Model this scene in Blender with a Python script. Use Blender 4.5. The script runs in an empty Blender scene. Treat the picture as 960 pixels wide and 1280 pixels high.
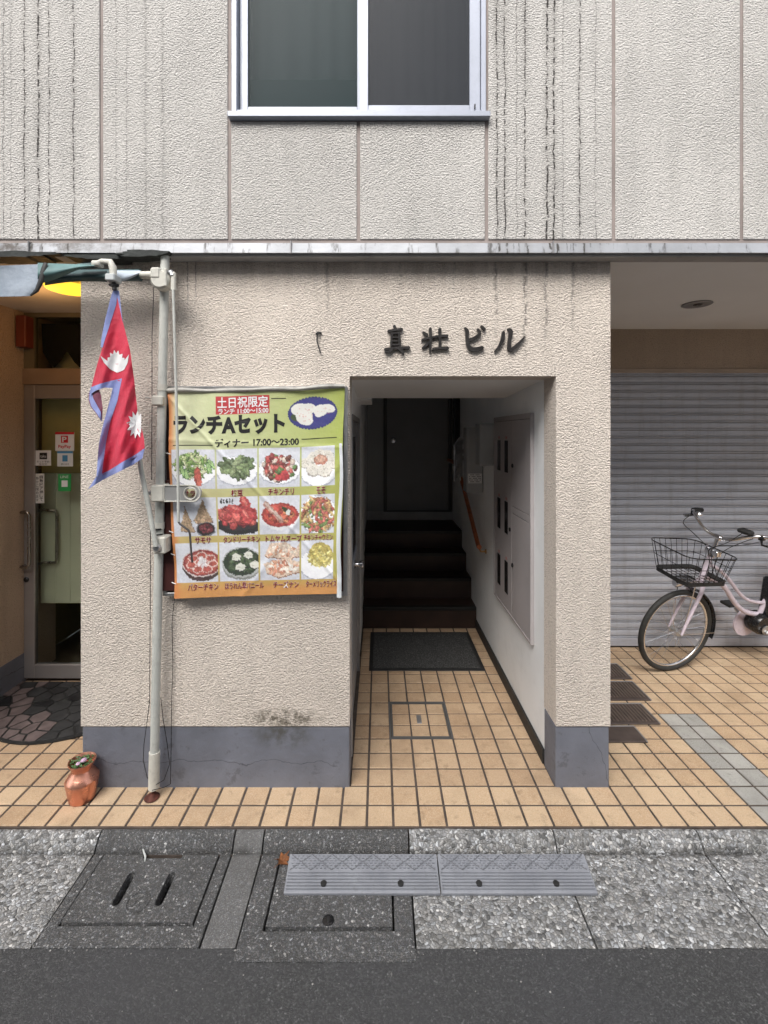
import bpy, bmesh, math, random
import numpy as np
from mathutils import Vector, Matrix, noise as mnoise

random.seed(7)
R = math.radians
SC = bpy.context.scene
COL = SC.collection

# ---------------------------------------------------------------- camera
cd = bpy.data.cameras.new('camera'); cam = bpy.data.objects.new('camera', cd); COL.objects.link(cam)
cam.location = (0, 0, 1.70); cam.rotation_euler = (R(90), 0, 0)
cd.sensor_fit = 'HORIZONTAL'; cd.sensor_width = 36; cd.lens = 583 / 960 * 36
cd.shift_x = 6 / 960; cd.shift_y = -98 / 960
cd.clip_start = 0.05; cd.clip_end = 1000
SC.camera = cam
# ---------------------------------------------------------------- light
W = bpy.data.worlds.new('World'); SC.world = W; W.use_nodes = True
wn = W.node_tree; bg = wn.nodes['Background']
sky = wn.nodes.new('ShaderNodeTexSky'); sky.sky_type = 'NISHITA'; sky.sun_disc = False
SUN_EL, SUN_AZ = 49, 200            # azimuth: light comes from behind the camera, a little from the left
sky.sun_elevation = R(SUN_EL); sky.sun_rotation = R(SUN_AZ); sky.dust_density = 3.0; sky.air_density = 1.0
hs = wn.nodes.new('ShaderNodeHueSaturation'); hs.inputs['Saturation'].default_value = 0.32
wn.links.new(sky.outputs[0], hs.inputs['Color']); wn.links.new(hs.outputs[0], bg.inputs[0])
bg.inputs[1].default_value = 0.15
sd = bpy.data.lights.new('sun', 'SUN'); sd.energy = 1.5; sd.angle = R(35); sd.color = (1, .965, .92)
sun = bpy.data.objects.new('sun', sd); COL.objects.link(sun); sun.location = (-2, -4, 8)
az = R(SUN_AZ)
dirv = Vector((math.sin(az) * math.cos(R(SUN_EL)), math.cos(az) * math.cos(R(SUN_EL)), math.sin(R(SUN_EL))))
sun.rotation_euler = dirv.to_track_quat('Z', 'Y').to_euler()
SC.view_settings.view_transform = 'Standard'; SC.view_settings.look = 'None'
SC.view_settings.exposure = 0.95; SC.view_settings.gamma = 1
SC.cycles.max_bounces = 8; SC.cycles.diffuse_bounces = 5

# ---------------------------------------------------------------- helpers
ORG = {}
def tag(o, label=None, cat=None, group=None, kind=None):
    if label: o['label'] = label
    if cat: o['category'] = cat
    if group: o['group'] = group
    if kind: o['kind'] = kind
    return o
def thing(name, loc, label=None, cat=None, group=None, kind=None):
    o = bpy.data.objects.new(name, None); COL.objects.link(o); o.location = loc
    o.empty_display_size = .1
    ORG[o.name] = Vector(loc)
    return tag(o, label, cat, group, kind)

class MB:
    def __init__(s): s.v = []; s.f = []
    def add(s, vs, fs):
        n = len(s.v); s.v += [tuple(p) for p in vs]; s.f += [tuple(i + n for i in f) for f in fs]; return s
    def box(s, x0, x1, y0, y1, z0, z1, bev=0):
        if bev:
            b = min(bev, (x1-x0)*.49, (y1-y0)*.49, (z1-z0)*.49)
            bm = bmesh.new(); bmesh.ops.create_cube(bm, size=1)
            for v in bm.verts:
                v.co = Vector(((x0+x1)/2 + v.co.x*(x1-x0), (y0+y1)/2 + v.co.y*(y1-y0), (z0+z1)/2 + v.co.z*(z1-z0)))
            bmesh.ops.bevel(bm, geom=bm.edges[:], offset=b, segments=1, affect='EDGES', profile=.5)
            bm.verts.index_update()
            s.add([v.co[:] for v in bm.verts], [[v.index for v in f.verts] for f in bm.faces]); bm.free(); return s
        vs = [(x, y, z) for z in (z0, z1) for y in (y0, y1) for x in (x0, x1)]
        return s.add(vs, [(0,2,3,1),(4,5,7,6),(0,1,5,4),(2,6,7,3),(0,4,6,2),(1,3,7,5)])
    def tube(s, pts, r, n=8, closed=False, flat=1.0):
        pts = [Vector(p) for p in pts]; m = len(pts)
        rr = r if isinstance(r, (list, tuple)) else [r]*m
        t0 = (pts[1]-pts[0]).normalized()
        up = Vector((0,0,1)) if abs(t0.z) < .9 else Vector((0,1,0))
        nrm = (up - t0*up.dot(t0)).normalized(); vs = []
        for i, p in enumerate(pts):
            if closed: t = (pts[(i+1) % m]-pts[i-1]).normalized()
            else: t = (pts[min(i+1, m-1)]-pts[max(i-1, 0)]).normalized()
            nrm = (nrm - t*nrm.dot(t)).normalized(); b = t.cross(nrm)
            for k in range(n):
                a = 2*math.pi*k/n
                vs.append(p + nrm*math.cos(a)*rr[i]*flat + b*math.sin(a)*rr[i])
        fs = []
        for i in range(m if closed else m-1):
            j = (i+1) % m
            for k in range(n): fs.append((i*n+k, i*n+(k+1) % n, j*n+(k+1) % n, j*n+k))
        if not closed: fs += [tuple(range(n))[::-1], tuple((m-1)*n+k for k in range(n))]
        return s.add(vs, fs)
    def lathe(s, prof, c, n=32, axis='z'):
        vs = []
        for r, h in prof:
            for k in range(n):
                a = 2*math.pi*k/n; u, w = r*math.cos(a), r*math.sin(a)
                vs.append({'z': (c[0]+u, c[1]+w, c[2]+h), 'y': (c[0]+u, c[1]+h, c[2]+w), 'x': (c[0]+h, c[1]+u, c[2]+w)}[axis])
        fs = []
        for i in range(len(prof)-1):
            for k in range(n): fs.append((i*n+k, i*n+(k+1) % n, (i+1)*n+(k+1) % n, (i+1)*n+k))
        fs += [tuple(range(n))[::-1], tuple((len(prof)-1)*n+k for k in range(n))]
        return s.add(vs, fs)
    def prism(s, poly, a0, a1, plane='xz'):
        n = len(poly)
        def P(u, w, a): return {'xz': (u, a, w), 'xy': (u, w, a), 'yz': (a, u, w)}[plane]
        vs = [P(u, w, a0) for u, w in poly] + [P(u, w, a1) for u, w in poly]
        fs = [tuple(range(n)), tuple(range(n, 2*n))[::-1]] + [(i, i+n, (i+1) % n+n, (i+1) % n) for i in range(n)]
        return s.add(vs, fs)
    def grid(s, P, nu, nv):
        vs = [P(i/nu, j/nv) for j in range(nv+1) for i in range(nu+1)]
        fs = [(j*(nu+1)+i, j*(nu+1)+i+1, (j+1)*(nu+1)+i+1, (j+1)*(nu+1)+i) for j in range(nv) for i in range(nu)]
        return s.add(vs, fs)
    def mesh(s, name, off=Vector((0,0,0)), fix=True):
        me = bpy.data.meshes.new(name)
        me.from_pydata([(a-off.x, b-off.y, c-off.z) for a, b, c in s.v], [], s.f)
        if fix:
            bm = bmesh.new(); bm.from_mesh(me); bmesh.ops.recalc_face_normals(bm, faces=bm.faces[:]); bm.to_mesh(me); bm.free()
        return me
    def build(s, name, m, parent=None, smooth=None, label=None, cat=None, group=None, kind=None, fix=True):
        if parent is None:
            a = np.array(s.v); mn = a.min(0); mx = a.max(0)
            org = Vector(((mn[0]+mx[0])/2, (mn[1]+mx[1])/2, mn[2]))
            off = org
        else:
            org = ORG[parent.name]; off = org
        me = s.mesh(name, off, fix)
        me.materials.append(m)
        if smooth is not None:
            me.shade_smooth(); me.set_sharp_from_angle(angle=R(smooth))
        o = bpy.data.objects.new(name, me); COL.objects.link(o)
        if parent is None: o.location = org
        else: o.parent = parent
        ORG[o.name] = org
        return tag(o, label, cat, group, kind)

def inst(name, me, loc, parent, mat=None):
    """a piece sharing mesh data, loc in world"""
    o = bpy.data.objects.new(name, me); COL.objects.link(o); o.parent = parent
    o.location = Vector(loc) - ORG[parent.name]; ORG[o.name] = Vector(loc)
    return o

# ---------------------------------------------------------------- materials
class N:
    def __init__(s, name):
        s.m = bpy.data.materials.new(name); s.m.use_nodes = True; s.t = s.m.node_tree
        s.b = s.t.nodes['Principled BSDF']
        s._pos = None
    def pos(s):
        if s._pos is None: s._pos = s.t.nodes.new('ShaderNodeNewGeometry').outputs['Position']
        return s._pos
    def put(s, sock, val):
        if hasattr(val, 'is_output') or isinstance(val, bpy.types.NodeSocket): s.t.links.new(val, sock)
        elif isinstance(val, (tuple, list)) and len(val) == 3 and sock.type == 'RGBA': sock.default_value = (*val, 1)
        else: sock.default_value = val
    def math(s, op, a, b=0.0, clamp=False):
        n = s.t.nodes.new('ShaderNodeMath'); n.operation = op; n.use_clamp = clamp
        s.put(n.inputs[0], a); s.put(n.inputs[1], b); return n.outputs[0]
    def sep(s):
        if not hasattr(s, '_sep'):
            n = s.t.nodes.new('ShaderNodeSeparateXYZ'); s.put(n.inputs[0], s.pos()); s._sep = n.outputs
        return s._sep
    def map(s, scale, loc=(0,0,0), src=None):
        n = s.t.nodes.new('ShaderNodeMapping'); s.put(n.inputs[0], src or s.pos())
        n.inputs['Scale'].default_value = scale; n.inputs['Location'].default_value = loc; return n.outputs[0]
    def noise(s, scale, detail=3, vec=None, dist=0, rough=.5, col=False):
        n = s.t.nodes.new('ShaderNodeTexNoise'); s.put(n.inputs['Vector'], vec or s.pos())
        n.inputs['Scale'].default_value = scale; n.inputs['Detail'].default_value = detail
        n.inputs['Distortion'].default_value = dist; n.inputs['Roughness'].default_value = rough
        return n.outputs['Color' if col else 'Fac']
    def voro(s, scale, feat='F1', out='Distance', vec=None, rnd=1):
        n = s.t.nodes.new('ShaderNodeTexVoronoi'); n.feature = feat; s.put(n.inputs['Vector'], vec or s.pos())
        n.inputs['Scale'].default_value = scale; n.inputs['Randomness'].default_value = rnd; return n.outputs[out]
    def ramp(s, fac, stops, interp='LINEAR'):
        n = s.t.nodes.new('ShaderNodeValToRGB'); s.put(n.inputs[0], fac); n.color_ramp.interpolation = interp
        e = n.color_ramp.elements
        while len(e) < len(stops): e.new(.5)
        for q, (p, c) in zip(e, stops):
            q.position = p; q.color = (*c, 1) if isinstance(c, (tuple, list)) else (c, c, c, 1)
        return n.outputs[0]
    def mix(s, fac, a, b, mode='MIX'):
        n = s.t.nodes.new('ShaderNodeMix'); n.data_type = 'RGBA'; n.blend_type = mode; n.clamp_factor = True
        s.put(n.inputs[0], fac); s.put(n.inputs[6], a); s.put(n.inputs[7], b); return n.outputs[2]
    def bump(s, h, dist=.001, strength=1.0, prev=None):
        n = s.t.nodes.new('ShaderNodeBump'); s.put(n.inputs['Height'], h); n.inputs['Distance'].default_value = dist
        n.inputs['Strength'].default_value = strength
        if prev is not None: s.t.links.new(prev, n.inputs['Normal'])
        s.t.links.new(n.outputs[0], s.b.inputs['Normal']); return n.outputs[0]
    def set(s, **k):
        for a, v in k.items():
            s.put(s.b.inputs[{'col': 'Base Color', 'rough': 'Roughness', 'metal': 'Metallic', 'spec': 'Specular IOR Level',
                  'trans': 'Transmission Weight', 'coat': 'Coat Weight', 'em': 'Emission Color', 'es': 'Emission Strength',
                  'sheen': 'Sheen Weight', 'alpha': 'Alpha'}[a]], v)
        return s
def lin(r, g, b):
    f = lambda c: (c/255/12.92 if c/255 <= .04045 else ((c/255+.055)/1.055)**2.4)
    return (f(r), f(g), f(b))
def simple(name, col, rough=.6, metal=0, var=.12, vs=6, bump=0, bs=80, spec=.5, grime=0):
    n = N(name)
    f = n.noise(vs, 5)
    c = n.mix(n.ramp(f, [(.3, 0), (.7, 1)]), tuple(x*(1-var) for x in col), tuple(min(1, x*(1+var)) for x in col))
    if grime:
        g = n.ramp(n.noise(vs*3.1, 6, rough=.65), [(.52, 0), (.72, 1)])
        c = n.mix(n.math('MULTIPLY', g, grime), c, tuple(x*.35 for x in col))
    n.set(col=c, rough=n.ramp(n.noise(vs*2, 3), [(.2, max(0, rough-.08)), (.8, min(1, rough+.08))]), metal=metal, spec=spec)
    if bump: n.bump(n.noise(bs, 4), bump)
    return n.m

def drips(n, c, lines, col=(.055, .050, .045)):
    """thin running dirt lines; lines = (x, ztop, zbottom, width, strength)"""
    X, Y, Z = n.sep()
    wob = n.math('MULTIPLY', n.math('SUBTRACT', n.noise(9, 3, n.map((.3, .3, 1))), .5), .022)
    fine = n.math('MULTIPLY', n.math('SUBTRACT', n.noise(120, 2), .5), .006)
    xx = n.math('ADD', n.math('ADD', X, wob), fine)
    brk = n.ramp(n.noise(70, 4, n.map((1, 1, .55))), [(.41, .0), (.54, 1)])
    tot = None; halo = None
    for (x, z1, z0, w, s) in lines:
        d = n.math('ABSOLUTE', n.math('SUBTRACT', xx, x))
        m = n.math('SUBTRACT', 1.0, n.math('DIVIDE', d, w*.8), True)
        m = n.math('MULTIPLY', m, s*1.6, True)
        if z0 < -9:
            h_ = n.math('MULTIPLY', n.math('SUBTRACT', 1.0, n.math('DIVIDE', d, w*3.6), True), s*.34)
            halo = h_ if halo is None else n.math('MAXIMUM', halo, h_)
        if z0 > -9:
            m = n.math('MULTIPLY', m, n.math('MULTIPLY', n.math('SUBTRACT', Z, z0), 1/max(.05, (z1-z0)*.4), True))
        tot = m if tot is None else n.math('MAXIMUM', tot, m)
    if halo is not None: c = n.mix(n.math('MULTIPLY', halo, n.ramp(n.noise(5, 4, n.map((1, 1, .4))), [(.3, .3), (.6, 1)])), c, (.16, .145, .13))
    return n.mix(n.math('MULTIPLY', tot, brk), c, col)

def stucco(name, base, lines=(), low=None, moss=False, soot=False):
    n = N(name)
    big = n.noise(1.3, 5)
    c = n.mix(n.ramp(big, [(.35, 0), (.65, 1)]), tuple(x*.93 for x in base), tuple(min(1, x*1.05) for x in base))
    c = n.mix(n.ramp(n.noise(4, 5, n.map((3, 3, .35))), [(.45, 0), (.8, .4)]), c, tuple(x*.72 for x in base))
    vec = n.map((1, 1, 1.35))
    h1 = n.noise(102, 3.5, vec, dist=0, rough=.52)
    h1r = n.ramp(h1, [(.34, 0), (.66, 1)])
    h2 = n.noise(210, 2, vec)
    c = n.mix(n.ramp(h1, [(.33, .55), (.46, 0)]), c, tuple(x*.60 for x in base))      # micro-shadows of the relief painted into the pits
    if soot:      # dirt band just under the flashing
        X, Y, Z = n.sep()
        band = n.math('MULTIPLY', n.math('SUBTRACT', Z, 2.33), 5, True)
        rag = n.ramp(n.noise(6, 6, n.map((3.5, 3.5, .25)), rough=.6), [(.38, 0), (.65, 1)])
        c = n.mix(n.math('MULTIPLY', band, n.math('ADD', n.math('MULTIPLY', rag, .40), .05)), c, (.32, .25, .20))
    if moss:
        X, Y, Z = n.sep()
        dx = n.math('DIVIDE', n.math('SUBTRACT', X, -.46), .20); dz = n.math('DIVIDE', n.math('SUBTRACT', Z, .335), .055)
        d = n.math('ADD', n.math('MULTIPLY', dx, dx), n.math('MULTIPLY', dz, dz))
        mk = n.math('MULTIPLY', n.math('SUBTRACT', 1.15, d, True), n.ramp(n.noise(28, 6, rough=.7), [(.42, 0), (.60, 1)]))
        c = n.mix(n.math('MULTIPLY', mk, .8), c, (.075, .065, .035))
    if lines: c = drips(n, c, lines)
    n.set(col=c, rough=.88, spec=.25)
    hh = n.math('ADD', n.math('MULTIPLY', h1r, 1.0), n.math('MULTIPLY', h2, .22))
    n.bump(n.math('MULTIPLY', hh, n.ramp(n.noise(2.6, 4), [(.35, .62), (.65, 1)])), .0072, 1.0)
    return n.m

up_lines = [(-1.77, 9, -99, .004, .5), (-1.735, 9, -99, .003, .35), (-1.672, 9, -99, .006, .75), (-1.606, 9, -99, .008, .95),
            (-1.556, 9, -99, .0045, .75), (-1.44, 9, -99, .0055, .8), (-1.24, 9, -99, .003, .3), (-1.19, 9, -99, .004, .3), (-1.10, 9, -99, .012, .2), (-1.02, 9, -99, .012, .2),
            (.555, 9, -99, .0065, .85), (.592, 9, -99, .006, .8), (.648, 9, -99, .003, .5), (.687, 9, -99, .006, .75),
            (.79, 9, -99, .008, 1), (.823, 9, -99, .007, 1), (.865, 9, -99, .003, .45), (.945, 9, -99, .006, .75), (1.02, 9, -99, .004, .4)]
M = {}
M['stucco_up'] = stucco('stucco_upper_wall', (.64, .615, .58), up_lines)
lo_lines = [(.56, 2.6, 2.1, .016, .35), (.70, 2.6, 2.0, .02, .4), (.80, 2.6, 2.05, .016, .35), (.93, 2.6, 2.1, .015, .3), (-.92, 2.6, 2.28, .008, .5), (-.88, 2.6, 2.3, .006, .4),
            (-.25, 2.6, 2.2, .02, .25), (.1, 2.6, 2.3, .02, .2), (.36, 2.6, 2.35, .012, .3)]
M['stucco_low'] = stucco('stucco_lower_wall', (.78, .695, .61), lo_lines, moss=True, soot=True)
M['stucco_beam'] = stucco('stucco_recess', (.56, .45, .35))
M['joint'] = simple('panel_joint_sealant', (.30, .255, .235), .8, var=.2)
def plinth_mat():
    n = N('plinth_paint')
    base = (.165, .175, .208)
    c = n.mix(n.ramp(n.noise(5, 6), [(.3, 0), (.7, 1)]), tuple(x*.82 for x in base), tuple(x*1.15 for x in base))
    c = n.mix(n.ramp(n.noise(14, 6, rough=.7), [(.58, 0), (.66, .55)]), c, (.09, .09, .10))
    X, Y, Z = n.sep()
    # hairline cracks
    w = n.math('MULTIPLY', n.math('SUBTRACT', n.noise(7, 4), .5), .10)
    zz = n.math('ADD', Z, w)
    d1 = n.math('ABSOLUTE', n.math('SUBTRACT', zz, .115))
    k1 = n.math('MULTIPLY', n.math('SUBTRACT', 1.0, n.math('DIVIDE', d1, .0022), True), n.math('LESS_THAN', X, -.2))
    xx = n.math('ADD', n.math('ADD', X, n.math('MULTIPLY', Z, .35)), w)
    d2 = n.math('ABSOLUTE', n.math('SUBTRACT', xx, 1.115))
    k2 = n.math('SUBTRACT', 1.0, n.math('DIVIDE', d2, .0022), True)
    c = n.mix(n.math('MULTIPLY', n.math('MAXIMUM', k1, k2), .75), c, (.03, .03, .035))
    dx = n.math('DIVIDE', n.math('SUBTRACT', X, -.46), .17); dz = n.math('DIVIDE', n.math('SUBTRACT', Z, .26), .09)
    d = n.math('ADD', n.math('MULTIPLY', dx, dx), n.math('MULTIPLY', dz, dz))
    mk = n.math('MULTIPLY', n.math('SUBTRACT', 1.0, d, True), n.ramp(n.noise(18, 6, rough=.7), [(.40, 0), (.62, 1)]))
    c = n.mix(n.math('MULTIPLY', mk, .7), c, (.06, .055, .035))
    n.set(col=c, rough=.55, spec=.4)
    n.bump(n.math('ADD', n.noise(22, 5), n.math('MULTIPLY', n.noise(160, 3), .25)), .004)
    return n.m
M['plinth'] = plinth_mat()
def tile_mat(name, a, b, speck, dark):
    n = N(name)
    oi = n.t.nodes.new('ShaderNodeObjectInfo').outputs['Random']
    c = n.mix(oi, a, b)
    c = n.mix(n.ramp(n.noise(190, 4, rough=.75), [(.47, 0), (.64, .75)]), c, speck)
    c = n.mix(n.ramp(n.noise(420, 3), [(.56, 0), (.68, .6)]), c, tuple(x*.5 for x in a))
    c = n.mix(n.ramp(n.noise(3.2, 6, rough=.62), [(.48, 0), (.75, dark)]), c, tuple(x*.45 for x in a))
    c = n.mix(n.ramp(n.noise(17, 6, rough=.7), [(.55, 0), (.70, .45)]), c, tuple(x*.42 for x in a))
    n.set(col=c, rough=n.ramp(n.noise(30, 4), [(.3, .5), (.7, .72)]), spec=.4)
    n.bump(n.noise(320, 3), .0008)
    return n.m
M['tile'] = tile_mat('beige_floor_tile', (.50, .335, .20), (.62, .455, .295), (.66, .53, .38), .45)
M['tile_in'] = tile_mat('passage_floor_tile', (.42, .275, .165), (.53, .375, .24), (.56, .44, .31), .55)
M['tile_grey'] = tile_mat('grey_floor_tile', (.33, .32, .29), (.46, .445, .405), (.46, .45, .43), .55)
M['grout'] = simple('dark_grout', (.085, .066, .054), .9, var=.3, vs=20, bump=.001, bs=200)
def aggregate(name, sc, stops, dirt, bumpd=.004, dcol=(.05, .048, .045)):
    # sc = pebbles per metre
    n = N(name)
    vec = n.mix(.012, n.pos(), n.noise(60, 3, col=True))
    nn = n.t.nodes.new('ShaderNodeVectorMath'); nn.operation = 'ADD'
    no = n.noise(40, 2, col=True); sc_ = n.t.nodes.new('ShaderNodeVectorMath'); sc_.operation = 'SCALE'
    n.t.links.new(no, sc_.inputs[0]); sc_.inputs['Scale'].default_value = .02
    n.t.links.new(n.pos(), nn.inputs[0]); n.t.links.new(sc_.outputs[0], nn.inputs[1]); vec = nn.outputs[0]
    col = n.voro(sc, out='Color', vec=vec); dist = n.voro(sc, 'DISTANCE_TO_EDGE', 'Distance', vec=vec)
    sp = n.t.nodes.new('ShaderNodeSeparateColor'); n.t.links.new(col, sp.inputs[0])
    c = n.ramp(sp.outputs[0], stops, 'CONSTANT')
    tint = n.ramp(sp.outputs[1], [(0, (1.0, .97, .93)), (1, (.93, .96, 1.0))])
    c = n.mix(1.0, c, tint, 'MULTIPLY')
    c = n.mix(n.ramp(dist, [(.02, .85), (.09, 0)]), c, dcol)
    c = n.mix(n.ramp(n.noise(3.5, 6, rough=.65), [(.40, 0), (.72, dirt)]), c, dcol)
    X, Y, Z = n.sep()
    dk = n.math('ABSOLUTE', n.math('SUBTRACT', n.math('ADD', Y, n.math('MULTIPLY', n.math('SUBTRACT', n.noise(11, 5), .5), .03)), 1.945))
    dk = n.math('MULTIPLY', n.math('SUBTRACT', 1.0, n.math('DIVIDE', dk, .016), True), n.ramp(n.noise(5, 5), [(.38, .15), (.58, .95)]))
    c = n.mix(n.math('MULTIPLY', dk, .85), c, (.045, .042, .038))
    n.set(col=c, rough=.75, spec=.35)
    n.bump(n.math('ADD', n.ramp(dist, [(0, 0), (.22, 1)]), n.math('MULTIPLY', sp.outputs[2], .5)), bumpd)
    return n.m
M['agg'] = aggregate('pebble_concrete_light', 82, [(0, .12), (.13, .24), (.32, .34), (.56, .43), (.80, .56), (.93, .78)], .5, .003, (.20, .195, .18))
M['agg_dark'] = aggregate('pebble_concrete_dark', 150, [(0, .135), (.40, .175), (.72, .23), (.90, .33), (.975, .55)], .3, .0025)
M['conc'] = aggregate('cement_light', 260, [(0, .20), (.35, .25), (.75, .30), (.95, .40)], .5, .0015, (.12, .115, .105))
def asphalt():
    n = N('asphalt')
    v = n.voro(190, out='Color'); sp = n.t.nodes.new('ShaderNodeSeparateColor'); n.t.links.new(v, sp.inputs[0])
    c = n.ramp(sp.outputs[0], [(0, .088), (.5, .115), (.85, .145), (.975, .20), (.997, .4)], 'CONSTANT')
    c = n.mix(n.ramp(n.noise(2.2, 6), [(.35, 0), (.7, .6)]), c, (.106, .106, .113))
    c = n.mix(n.ramp(n.noise(.9, 4, n.map((1, 3, 1))), [(.5, 0), (.65, .3)]), c, (.115, .113, .115))
    dd = n.voro(190, 'DISTANCE_TO_EDGE')
    n.set(col=c, rough=.85, spec=.3)
    n.bump(n.math('ADD', n.ramp(dd, [(0, 0), (.2, 1)]), n.noise(60, 4)), .003)
    return n.m
M['asphalt'] = asphalt()
M['white'] = simple('white_wall_paint', (.86, .87, .87), .6, var=.06, vs=2, bump=.0006, bs=60, grime=.12)
M['ceil'] = simple('ceiling_paint', (.80, .80, .79), .7, var=.04, vs=2)
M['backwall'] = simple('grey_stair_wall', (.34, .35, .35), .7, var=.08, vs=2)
M['alu'] = simple('pale_aluminium', (.37, .395, .46), .38, metal=.2, var=.05, vs=8, grime=.15)
M['alu_dark'] = simple('grey_aluminium', (.30, .29, .29), .42, metal=.5, var=.08, vs=10)
M['flash'] = None
def flash_mat():
    n = N('weathered_flashing')
    c = n.mix(n.ramp(n.noise(5, 5, n.map((1, 1, .2))), [(.35, 0), (.7, 1)]), (.44, .455, .48), (.31, .32, .34))
    c = n.mix(n.ramp(n.noise(26, 6, n.map((1, 1, .22)), rough=.65), [(.56, 0), (.66, .85)]), c, (.06, .055, .05))
    X, Y, Z = n.sep()
    lf = n.math('MULTIPLY', n.math('SUBTRACT', -.9, X), 1.5, True)
    g = n.ramp(n.noise(9, 6, n.map((1, 1, 1.6)), rough=.7), [(.44, 0), (.62, .9)])
    c = n.mix(n.math('MULTIPLY', lf, g), c, (.075, .06, .05))
    c = drips(n, c, [(x, 9, -99, w*1.6, q) for (x, z1, z0, w, q) in up_lines])
    n.set(col=c, rough=.5, metal=.2)
    n.bump(n.noise(30, 4), .0015)
    return n.m
M['flash'] = flash_mat()
M['grime'] = simple('black_grime', (.022, .026, .024), .7, var=.4, vs=20, bump=.003, bs=60)
M['steel_panel'] = simple('pinkish_grey_painted_steel', (.39, .36, .36), .42, var=.05, vs=3, grime=.1)
M['slot'] = simple('dark_meter_glass', (.02, .018, .018), .15, var=.2)
M['black'] = simple('black_rubber', (.018, .018, .018), .6, var=.3, vs=30)
M['blackgloss'] = simple('black_gloss_paint', (.014, .014, .015), .25, var=.3, vs=30)
M['chrome'] = simple('chrome', (.75, .75, .76), .16, metal=1, var=.05)
M['galv'] = simple('galvanised_steel', (.5, .5, .5), .35, metal=.9, var=.1, vs=30)
M['stair'] = simple('dark_brown_stair', (.034, .018, .013), .5, var=.3, vs=8)
M['nosing'] = simple('black_stair_nosing', (.010, .010, .010), .5, var=.2)
M['wood'] = simple('orange_wood_handrail', (.42, .13, .05), .35, var=.2, vs=20)
M['pole'] = simple('pale_painted_pole', (.52, .53, .49), .45, var=.07, vs=9, grime=.3)
M['cream'] = simple('cream_cast_metal', (.60, .585, .52), .45, var=.06, vs=12, grime=.25)
M['rust'] = simple('rusty_iron', (.10, .032, .022), .7, metal=.3, var=.4, vs=60, bump=.001)
M['darkred'] = simple('dark_red_box', (.055, .012, .010), .6, var=.2)
M['bulb'] = simple('clear_light_bead', (.75, .75, .72), .2, var=.1)

def shutter_mat():
    n = N('shutter_steel')
    c = n.mix(n.ramp(n.noise(2.0, 5, n.map((.5, 1, 4))), [(.3, 0), (.7, 1)]), (.48, .50, .56), (.57, .59, .65))
    c = n.mix(n.ramp(n.noise(30, 5, n.map((.25, 1, 3)), rough=.65), [(.54, 0), (.72, .4)]), c, (.26, .25, .24))
    c = n.mix(n.ramp(n.noise(7, 6, n.map((2.5, 1, .3)), rough=.65), [(.50, 0), (.75, .35)]), c, (.28, .265, .25))
    n.set(col=c, rough=.42, metal=.12)
    return n.m
M['shutter'] = shutter_mat()

# ================================================================= SETTING
p = .1164; TX0, TY0 = -.054, 2.02
YW = 2.237                      # front plane of the ground-floor wall
WL, WR = -.142, .848            # passage opening
PL, PR = -1.431, 1.109          # outer edges of the two piers
ZS = 2.53                       # soffit height
YB = 3.726                      # shutter plane
YD = 3.218                      # restaurant door plane

MB().box(-200, 200, -200, 200, -.62, -.60).build('ground', M['asphalt'], kind='structure', label='asphalt ground reaching out beyond the street')
def road():
    g = MB()
    g.box(-60, 60, -4.5, 1.548, -.30, -.057)
    # the strip between road and gutter, stepping round the drain surround
    g.box(-60, -.482, 1.548, 1.590, -.30, -.057); g.box(.118, 60, 1.548, 1.590, -.30, -.057)
    o = g.build('road', M['asphalt'], kind='structure', label='dark grey asphalt road along the gutter')
road()

# ---- tile geometry
def tile_mesh(name, w, d, mat, seed):
    rr = random.Random(seed)
    m = MB(); h = .022; b = .0022
    top = lambda: -.0012 + rr.uniform(-.0006, .0006)
    x0, x1, y0, y1 = -w/2, w/2, -d/2, d/2
    vs = [(x0,y0,-h),(x1,y0,-h),(x1,y1,-h),(x0,y1,-h),(x0,y0,-b-.001),(x1,y0,-b-.001),(x1,y1,-b-.001),(x0,y1,-b-.001),
          (x0+b,y0+b,top()),(x1-b,y0+b,top()),(x1-b,y1-b,top()),(x0+b,y1-b,top())]
    fs = [(0,3,2,1),(8,9,10),(8,10,11)]
    for i in range(4):
        j = (i+1) % 4; fs += [(i,j,j+4,i+4),(i+4,j+4,j+8,i+8)]
    m.add(vs, fs); me = m.mesh(name, fix=False); me.materials.append(mat); return me
G = .0112
TM = {k: [tile_mesh('tile', p-G, p-G, M[k], s) for s in range(6)] for k in ('tile', 'tile_in', 'tile_grey')}
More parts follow.
